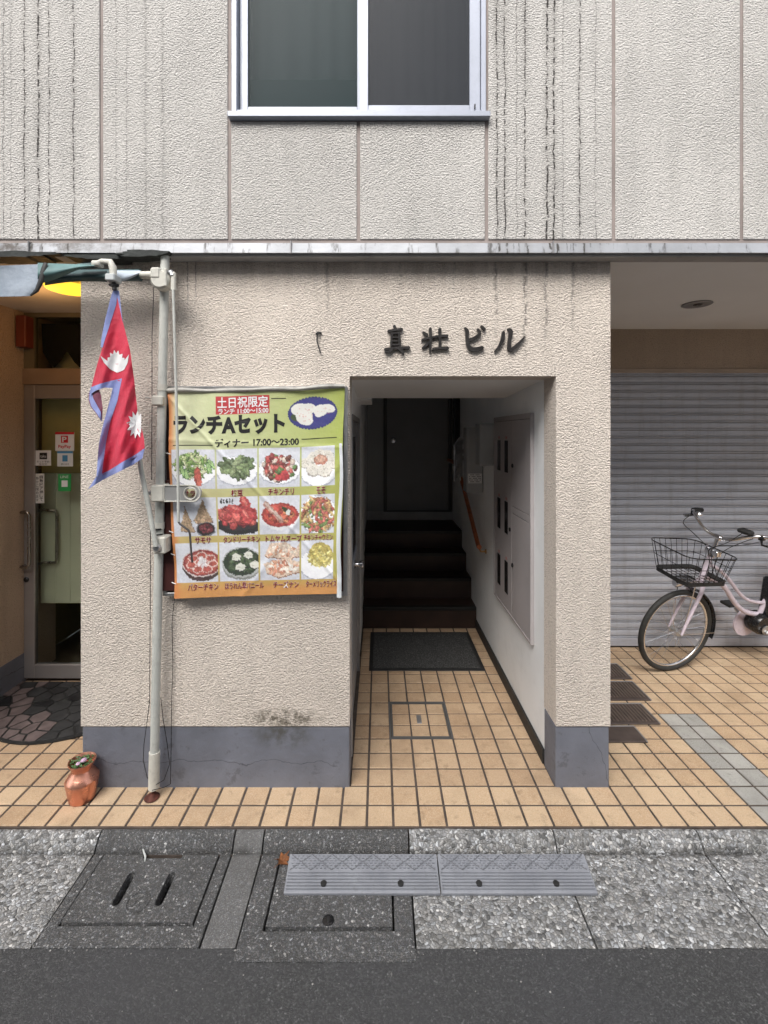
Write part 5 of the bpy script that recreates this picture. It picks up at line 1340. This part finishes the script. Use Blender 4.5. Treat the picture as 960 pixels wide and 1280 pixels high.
for k in range(90):
    a_, r_ = rg.uniform(0, 6.28), rg.uniform(0, .044); x_, y_, z_ = -1.385+r_*math.cos(a_), 2.175+r_*math.sin(a_), .158+rg.uniform(0, .018)
    l_, w_, t_ = rg.uniform(.016, .028), rg.uniform(.005, .009), rg.uniform(0, 6.28); dx, dy = math.cos(t_), math.sin(t_)
    fl.add([(x_, y_, z_-.004), (x_+dx*l_*.5-dy*w_, y_+dy*l_*.5+dx*w_, z_+.004), (x_+dx*l_, y_+dy*l_, z_+.001), (x_+dx*l_*.5+dy*w_, y_+dy*l_*.5-dx*w_, z_+.003)], [(0, 1, 2), (0, 2, 3)])
fl.build('leaves', simple('pot_leaves', (.08, .15, .05), .6, var=.5, vs=90), None, kind='stuff', label='small green leaves filling the copper pot mouth', fix=False)
fl = MB(); fl.lathe([(.0005, 0), (.010, .002), (.014, .008), (.011, .014), (.0005, .016)], (-1.378, 2.176, .168), 12)
fl.lathe([(.0005, 0), (.008, .002), (.011, .007), (.008, .011), (.0005, .012)], (-1.392, 2.158, .166), 10)
fl.build('flower', simple('pale_pink_flower', (.55, .36, .50), .6, var=.4, vs=80), smooth=60, label='pale pink blossom lying in the copper pot', cat='flower')

# ================================================================= MATS
# passage mat
MT = thing('door_mat', (.34, 3.65, 0), 'dark speckled rectangular mat with black rim at the foot of the stairs', 'mat')
MB().box(-.074, .761, 3.337, 3.985, 0.0, .006, .003).build('rim', M['black'], MT)
n = N('mat_pile'); n.set(col=n.mix(n.ramp(n.noise(150, 3, rough=.8), [(.5, 0), (.66, 1)]), (.045, .045, .045), (.15, .15, .145)), rough=.95, spec=.1); n.bump(n.noise(300, 2), .004)
MB().box(-.044, .731, 3.367, 3.955, .0062, .0095, .001).build('pile', n.m, MT)
# half-oval stone-pattern rubber mat
mx, my = -1.93, 3.185
OM = thing('oval_mat', (mx, 2.85, 0), 'black half-oval rubber mat with stone relief before the glass door', 'mat')
pts = [(mx+.56*math.cos(a_), my-.64*math.sin(a_)) for a_ in np.linspace(0, math.pi, 30)]
MB().prism(pts, .0005, .006, 'xy').build('base', M['black'], OM)
stn = [simple('mat_stone_dark', (.030, .030, .031), .6, var=.3, vs=20, bump=.001), simple('mat_stone_pink', (.13, .10, .097), .6, var=.3, vs=20), simple('mat_stone_black', (.018, .018, .019), .35, var=.3, vs=20)]
rg = random.Random(21)
def clip(poly, px_, py_, nx_, ny_):
    out = []
    for k in range(len(poly)):
        a, b = poly[k], poly[(k+1) % len(poly)]
        da = (a[0]-px_)*nx_+(a[1]-py_)*ny_; db = (b[0]-px_)*nx_+(b[1]-py_)*ny_
        if da <= 0: out.append(a)
        if (da < 0 < db) or (db < 0 < da): t = da/(da-db); out.append((a[0]+(b[0]-a[0])*t, a[1]+(b[1]-a[1])*t))
    return out
seeds = []
for _ in range(4000):
    x_, y_ = rg.uniform(-1, 1), rg.uniform(-1, 0)
    if x_*x_+y_*y_ < .97 and all((x_-a)**2+((y_-b)*1.15)**2 > .0165 for a, b in seeds): seeds.append((x_, y_))
for x_, y_ in seeds:
    q = [(-1, -1), (1, -1), (1, -.01), (-1, -.01)]
    for a, b in seeds:
        if (a, b) != (x_, y_) and (a-x_)**2+(b-y_)**2 < .25:
            d_ = math.hypot(a-x_, b-y_); ux, uy = (a-x_)/d_, (b-y_)/d_
            q = clip(q, (a+x_)/2-ux*.011, (b+y_)/2-uy*.011, ux, uy)
    for t in np.linspace(math.pi, 2*math.pi, 20): q = clip(q, .965*math.cos(t), .965*math.sin(t), math.cos(t), math.sin(t)) if q else q
    if len(q) < 3: continue
    ring_d = math.hypot(x_, y_); mt = stn[1] if (ring_d > .62 and x_ < .1 and rg.random() < .75) else stn[rg.choice((0, 0, 2))]
    MB().prism([(mx+.56*a, my+.64*b) for a, b in q], .006, .0088+rg.uniform(0, .002), 'xy').build('stone', mt, OM)

# ribbed brown plates in the bay
ribm = simple('brown_rubber_plate', (.075, .056, .048), .6, var=.2, vs=20, grime=.3)
ribl = simple('light_rib_rubber', (.125, .095, .08), .6, var=.2, vs=20)  # lighter brown than the plate so that the ribs stand out
def plate_mat(x1, y0, y1, label, lip):
    x0 = 1.135
    root = thing('ribbed_plate', ((x0+x1)/2, (y0+y1)/2, 0), label, 'floor plate', 'ribbed brown plates lying beside the right pier')
    MB().box(x0, x1, y0, y1, 0, .008, .002).build('base', ribm, root)
    rb = MB(); x = x0+.012
    if lip != 'plain':
        while x < x1-.02:
            rb.box(x, x+.010, y0+.020, y1-.014, .008, .0145, .001); x += .021
        rb.build('rib', ribl, root)
    else:
        rb.box(x0+.02, x1-.02, y0+.02, y1-.02, .008, .0095, .001); rb.build('raised_panel', ribm, root)
    MB().box(x0, x1, y1-.006, y1+.004, .001, .010, .001).box(x1-.006, x1+.002, y0, y1-.006, .001, .010, .001).build('edge_trim', M['alu_dark'], root)
plate_mat(1.475, 2.561, 2.700, 'smooth brown plate nearest the camera beside the right pier', 'plain')
plate_mat(1.642, 2.722, 2.925, 'second ribbed brown plate from the camera beside the right pier', 'rib')
plate_mat(1.730, 2.965, 3.185, 'third ribbed brown plate from the camera beside the right pier', 'rib')
plate_mat(1.750, 3.222, 3.43, 'ribbed brown plate farthest back, nearest the shutter', 'rib')
# ================================================================= BICYCLE  (local: x forward, y left, z up; origin at the front tyre's contact)
BY = thing('bicycle', (0, 0, 0), 'pale pink city bicycle with black wire basket parked before the shutter', 'bicycle')
pink = simple('pale_pink_paint', (.66, .58, .65), .28, var=.05, vs=10, grime=.1)
tyrem = simple('tyre_rubber', (.030, .030, .028), .7, var=.2, vs=40)
def arc(cx, cz, r, a0, a1, n, y=0): return [(cx+r*math.cos(R(a0+(a1-a0)*k/n)), y, cz+r*math.sin(R(a0+(a1-a0)*k/n))) for k in range(n+1)]
def wheel(cx):
    cz = .307; full = arc(cx, cz, .290, 0, 360, 56)[:-1]
    wv = thing('wheel', (cx, 0, cz)); wv.parent = BY; ORG[wv.name] = Vector((cx, 0, cz))
    MB().tube(full, .0185, 10, True).build('tyre', tyrem, wv, smooth=60)
    MB().tube(arc(cx, cz, .268, 0, 360, 56)[:-1], .0095, 8, True).build('rim', M['chrome'], wv, smooth=60)
    MB().lathe([(.0005, -.055), (.006, -.055), (.006, -.035), (.024, -.033), (.024, -.029), (.013, -.025), (.013, .025), (.024, .029), (.024, .033), (.006, .035), (.006, .055), (.0005, .055)], (cx, 0, cz), 16, 'y').build('hub', M['galv'], wv, smooth=35)
    s = MB()
    for k in range(28):
        a = 2*math.pi*k/28; b = a+(1 if (k//2) % 2 else -1)*1.25; y = .03 if k % 2 else -.03
        s.tube([(cx+.023*math.cos(b), y, cz+.023*math.sin(b)), (cx+.262*math.cos(a), y*.1, cz+.262*math.sin(a))], .0011, 4)
    s.build('spokes', M['chrome'], wv, kind='stuff')
    return wv
FW_ = wheel(0); wheel(-1.13)
def fender(cx, a0, a1):
    m = MB(); n = 30; k = 7; vs = []
    for i in range(n+1):
        a = R(a0+(a1-a0)*i/n)
        for j in range(k+1):
            t = -1+2*j/k; r = .334-.014*t*t; vs.append((cx+r*math.cos(a), .029*t, .307+r*math.sin(a)))
    fs = [(i*(k+1)+j, i*(k+1)+j+1, (i+1)*(k+1)+j+1, (i+1)*(k+1)+j) for i in range(n) for j in range(k)]
    m.add(vs, fs); m.add([(x, y, z-.0015) for x, y, z in vs], [f[::-1] for f in fs])
    return m.build('mudguard', M['blackgloss'], BY, smooth=80, fix=False)
MG_ = fender(0, 98, 196); fender(-1.13, 10, 190)
for y in (.034, -.034): MB().tube([(0, y*1.5, .307), (-.325, y*.9, .27)], .0022, 6).build('mudguard_stay', M['chrome'], BY, smooth=60)
# fork
for y in (1, -1): MB().tube([(0, .052*y, .305), (-.022, .052*y, .37), (-.075, .050*y, .50), (-.125, .046*y, .61), (-.150, .030*y, .655)], [.0085, .010, .012, .0135, .0135], 10).build('fork_blade', pink, BY, smooth=60)
MB().box(-.175, -.130, -.045, .045, .645, .672, .008).build('fork_crown', pink, BY)
MB().tube([(-.155, 0, .672), (-.212, 0, .85)], .0195, 14).build('head_tube', pink, BY, smooth=50)
MB().tube([(-.212, 0, .85), (-.250, 0, .985)], .0125, 12).tube([(-.212, 0, .848), (-.217, 0, .864)], .022, 14).tube([(-.25, -.022, .988), (-.25, .022, .988)], .019, 12).build('stem', M['chrome'], BY, smooth=50)
hb = [(-.43, -.275, 1.072), (-.34, -.262, 1.085), (-.275, -.20, 1.075), (-.245, -.11, 1.02), (-.250, -.04, .99), (-.250, .04, .99), (-.245, .11, 1.02), (-.275, .20, 1.075), (-.34, .262, 1.085), (-.43, .275, 1.072)]
hv = [Vector(q) for q in hb]; sm_ = []
for i in range(len(hv)-1):
    a, b, c_, d_ = hv[max(i-1, 0)], hv[i], hv[i+1], hv[min(i+2, len(hv)-1)]
    for t in (0, .25, .5, .75): sm_.append(.5*((2*b)+(c_-a)*t+(2*a-5*b+4*c_-d_)*t*t+(3*b-a-3*c_+d_)*t**3))
sm_.append(hv[-1])
HB = MB().tube(sm_, .0112, 12).build('handlebar', M['chrome'], BY, smooth=60)
for y in (1, -1):
    MB().tube([(-.335, .2615*y, 1.0855), (-.38, .268*y, 1.080), (-.455, .279*y, 1.068)], [.0155, .0170, .0165], 12).build('grip', M['black'], HB, smooth=50)
    lv = MB(); lv.box(-.325, -.285, .232*y-.014, .232*y+.014, 1.058, 1.092, .005)
    lv.tube([(-.30, .235*y, 1.060), (-.262, .262*y, 1.045), (-.30, .30*y, 1.035), (-.40, .305*y, 1.030)], [.008, .007, .006, .007], 8).build('brake_lever', M['blackgloss'], HB, smooth=50)
MB().box(-.275, -.215, .125, .205, 1.085, 1.112, .008).build('control_unit', M['black'], HB)
b_ = MB(); b_.lathe([(.0005, 0), (.024, 0), (.026, .008), (.018, .019), (.0005, .023)], (-.275, -.175, 1.085), 16); b_.build('bell', M['chrome'], HB, smooth=40)
cb = MB()
def cable(pts): 
    P_ = [Vector(q) for q in pts]; o_ = []
    for i in range(len(P_)-1):
        a, b, c_, d_ = P_[max(i-1, 0)], P_[i], P_[i+1], P_[min(i+2, len(P_)-1)]
        for t in (0, .2, .4, .6, .8): o_.append(.5*((2*b)+(c_-a)*t+(2*a-5*b+4*c_-d_)*t*t+(3*b-a-3*c_+d_)*t**3))
    o_.append(P_[-1]); cb.tube(o_, .0026, 6)
cable([(-.28, .24, 1.055), (-.16, .19, 1.02), (-.12, .08, .97), (-.15, .02, .90), (-.20, .02, .80)])
cable([(-.28, -.24, 1.055), (-.15, -.19, 1.03), (-.10, -.06, 1.0), (-.12, .03, .93), (-.17, .03, .78), (-.16, .03, .68)])
cable([(-.26, .15, 1.09), (-.20, .10, 1.0), (-.15, .04, .93), (-.19, .03, .82), (-.26, .02, .70), (-.40, .03, .58)])
cable([(-.27, .20, 1.06), (-.34, .10, .98), (-.28, .04, .90), (-.23, .025, .80), (-.33, .02, .64)])
cb.build('cables', M['black'], BY, smooth=60, kind='stuff')
# basket
BX0, BX1, BYH, ZB = -.225, .105, .145, .715; RX0, RX1, RYH, ZR = -.255, .145, .19, .905
def rrect(x0, x1, yh, z0, z1, r, n=5):
    out = []
    for (cx, cy, a0) in ((x1-r, yh-r, 0), (x0+r, yh-r, 90), (x0+r, -yh+r, 180), (x1-r, -yh+r, 270)):
        for k in range(n+1):
            a = R(a0+90*k/n); x, y = cx+r*math.cos(a), cy+r*math.sin(a); out.append((x, y, z0+(z1-z0)*(x-x0)/(x1-x0)))
    return out
BK_ = thing('basket', (-.05, 0, ZB)); BK_.parent = BY; ORG[BK_.name] = Vector((-.05, 0, ZB))
MB().tube(rrect(RX0, RX1, RYH, ZR-.005, ZR+.025, .07), .0042, 7, True).build('rim', M['blackgloss'], BK_, smooth=60)
bt = rrect(BX0, BX1, BYH, ZB, ZB+.012, .045)
m = MB(); nb = len(bt)
inn = rrect(BX0+.024, BX1-.024, BYH-.024, ZB, ZB+.012, .03)
vs = [(x, y, z+.014) for x, y, z in bt]+[(x, y, z-.016) for x, y, z in bt]+[(x, y, z-.012) for x, y, z in inn]+[(x*1, y, z+.0) for x, y, z in inn]
fs = []
for k in range(nb):
    j = (k+1) % nb; fs += [(k, j, nb+j, nb+k), (nb+k, nb+j, 2*nb+j, 2*nb+k), (2*nb+k, 2*nb+j, 3*nb+j, 3*nb+k), (3*nb+k, 3*nb+j, j, k)]
m.add(vs, fs); m.build('tray_edge', M['black'], BK_, smooth=30)
wr = MB()
def lp(loop, t):
    n_ = len(loop); L = [0]; 
    for k in range(n_): L.append(L[-1]+(Vector(loop[(k+1) % n_])-Vector(loop[k])).length)
    d = t*L[-1]
    for k in range(n_):
        if d <= L[k+1]: return Vector(loop[k]).lerp(Vector(loop[(k+1) % n_]), (d-L[k])/max(1e-9, L[k+1]-L[k]))
    return Vector(loop[0])
rim_ = rrect(RX0, RX1, RYH, ZR-.005, ZR+.025, .07)
for k in range(30): wr.tube([lp(bt, k/30), lp(rim_, k/30)], .0019, 5)
mid = [tuple(Vector(a).lerp(Vector(b), .55)) for a, b in zip(bt, rim_)]
wr.tube(mid, .0022, 5, True)
for k in range(1, 9): x = BX0+(BX1-BX0)*k/9; wr.tube([(x, -BYH+.02, ZB), (x, BYH-.02, ZB)], .0017, 5)
for k in range(1, 7): y = -BYH+2*BYH*k/7; wr.tube([(BX0+.02, y, ZB+.001), (BX1-.02, y, ZB+.009)], .0017, 5)
wr.build('wires', M['blackgloss'], BK_, kind='stuff')
MB().tube([(-.02, .04, .30+.02), (-.03, .06, .50), (-.05, .07, .70)], .004, 6).tube([(-.02, -.04, .32), (-.03, -.06, .50), (-.05, -.07, .70)], .004, 6).box(-.10, .06, -.05, .05, .688, .698, .002).build('basket_stay', M['chrome'], BY, smooth=60)
MB().box(-.245, -.205, -.05, .05, .86, .90, .004).tube([(-.235, -.03, .88), (-.20, -.03, .93)], .006, 6).build('basket_bracket', M['chrome'], BY)
l_ = MB(); l_.lathe([(.0005, -.03), (.018, -.028), (.026, 0), (.027, .03), (.022, .036), (.0005, .036)], (.02, 0, .665), 16, 'x'); l_.build('front_lamp', M['chrome'], BY, smooth=40)
# frame tubes
def tube_s(pts, r, name, mat):
    P_ = [Vector(q) for q in pts]; o_ = []
    for i in range(len(P_)-1):
        a, b, c_, d_ = P_[max(i-1, 0)], P_[i], P_[i+1], P_[min(i+2, len(P_)-1)]
        for t in (0, .2, .4, .6, .8): o_.append(.5*((2*b)+(c_-a)*t+(2*a-5*b+4*c_-d_)*t*t+(3*b-a-3*c_+d_)*t**3))
    o_.append(P_[-1]); return MB().tube(o_, r, 12).build(name, mat, BY, smooth=60)
tube_s([(-.175, 0, .705), (-.27, 0, .668), (-.36, 0, .615), (-.48, 0, .475), (-.58, 0, .405), (-.70, 0, .375)], .0175, 'down_tube', pink)
tube_s([(-.200, 0, .795), (-.30, 0, .745), (-.40, 0, .660), (-.50, 0, .555), (-.60, 0, .490), (-.73, 0, .465)], .0125, 'top_tube', pink)
tube_s([(-.675, 0, .30), (-.72, 0, .43), (-.79, 0, .64)], .0165, 'seat_tube', pink)
tube_s([(-.785, 0, .63), (-.842, 0, .80)], .012, 'seat_post', M['chrome'])
for y in (1, -1):
    tube_s([(-.69, .035*y, .30), (-.85, .045*y, .30), (-1.13, .058*y, .305)], .010, 'chain_stay', pink)
    tube_s([(-.775, .02*y, .60), (-.95, .045*y, .46), (-1.13, .058*y, .31)], .008, 'seat_stay', pink)
MB().box(-.80, -.725, -.045, .045, .36, .66, .018).build('battery', M['blackgloss'], BY)
MB().lathe([(.0005, -.05), (.065, -.05), (.078, -.035), (.078, .035), (.065, .055), (.0005, .06)], (-.70, 0, .315), 28, 'y').build('motor_cover', M['blackgloss'], BY, smooth=40)
MB().lathe([(.088, -.062), (.105, -.062), (.105, -.05), (.088, -.05)], (-.66, 0, .285), 32, 'y').build('chain_ring', pink, BY, smooth=40)
MB().lathe([(.0005, .060), (.03, .060), (.034, .066), (.02, .072), (.0005, .072)], (-.70, 0, .29), 24, 'y').build('crank_cover', M['galv'], BY, smooth=40)
MB().tube([(-.69, .085, .285), (-.735, .095, .24), (-.80, .10, .175)], [.013, .010, .011], 8).build('crank_arm', M['galv'], BY, smooth=50)
MB().tube([(-.67, -.085, .285), (-.63, -.09, .335), (-.595, -.095, .385)], [.013, .010, .011], 8).build('crank_arm', M['galv'], BY, smooth=50)
MB().box(-.645, -.555, -.19, -.105, .378, .400, .006).build('pedal', M['black'], BY); MB().box(-.85, -.76, .115, .20, .158, .180, .006).build('pedal', M['black'], BY)
s = MB(); vs = []; secs = [(-.715, .015, .855, .02), (-.76, .024, .868, .026), (-.83, .045, .865, .032), (-.90, .090, .868, .040), (-.96, .110, .885, .045), (-.985, .085, .890, .040)]
for x, h, z_, t_ in secs:
    for k in range(14):
        a = 2*math.pi*k/14; vs.append((x, h*math.cos(a), z_+(t_*.5*math.sin(a) if math.sin(a) > 0 else t_*math.sin(a))))
fs = [(i*14+k, i*14+(k+1) % 14, (i+1)*14+(k+1) % 14, (i+1)*14+k) for i in range(5) for k in range(14)]+[tuple(range(14)), tuple(range(70, 84))[::-1]]
s.add(vs, fs).build('saddle', M['blackgloss'], BY, smooth=60)
tube_s([(-.76, .012, .395), (-.745, .03, .48), (-.765, .05, .53), (-.79, .03, .53), (-.79, .012, .42)], .0025, 'wire_lock', M['chrome'])
MB().tube([(-1.10, .07, .30), (-1.06, .13, .15), (-1.03, .19, .045), (-1.05, .20, .030)], .009, 8).build('kickstand', M['chrome'], BY, smooth=50)
rk = MB(); rk.tube([(-.90, .05, .69), (-1.35, .05, .69), (-1.37, 0, .69), (-1.35, -.05, .69), (-.90, -.05, .69)], .005, 8)
for x in (-1.0, -1.1, -1.2, -1.3): rk.tube([(x, -.05, .69), (x, .05, .69)], .004, 6)
for y in (.06, -.06): rk.tube([(-1.13, y, .31), (-1.15, y*.85, .69)], .004, 6)
rk.build('rear_rack', M['chrome'], BY, smooth=60)
ax_p = Vector((-.155, 0, .672)); ax_d = Vector((-.057, 0, .178)).normalized()
rot = lambda a: Matrix.Translation(ax_p) @ Matrix.Rotation(R(a), 4, ax_d) @ Matrix.Translation(-ax_p)
for o in BY.children:
    nm = o.name.split('.')[0]
    if nm in ('fork_blade', 'fork_crown', 'stem', 'handlebar', 'mudguard_stay', 'cables'): o.matrix_basis = rot(10 if nm in ('handlebar', 'cables') else 3.5)
FW_.matrix_basis = rot(3.5) @ Matrix.Translation(FW_.location); MG_.matrix_basis = rot(3.5)
BY.location = (2.090, 3.352, .0135); BY.rotation_euler = (R(-8.5), 0, R(190.5))
BY.location.z = .0005+.0185*0

print('script done', len(bpy.data.objects))
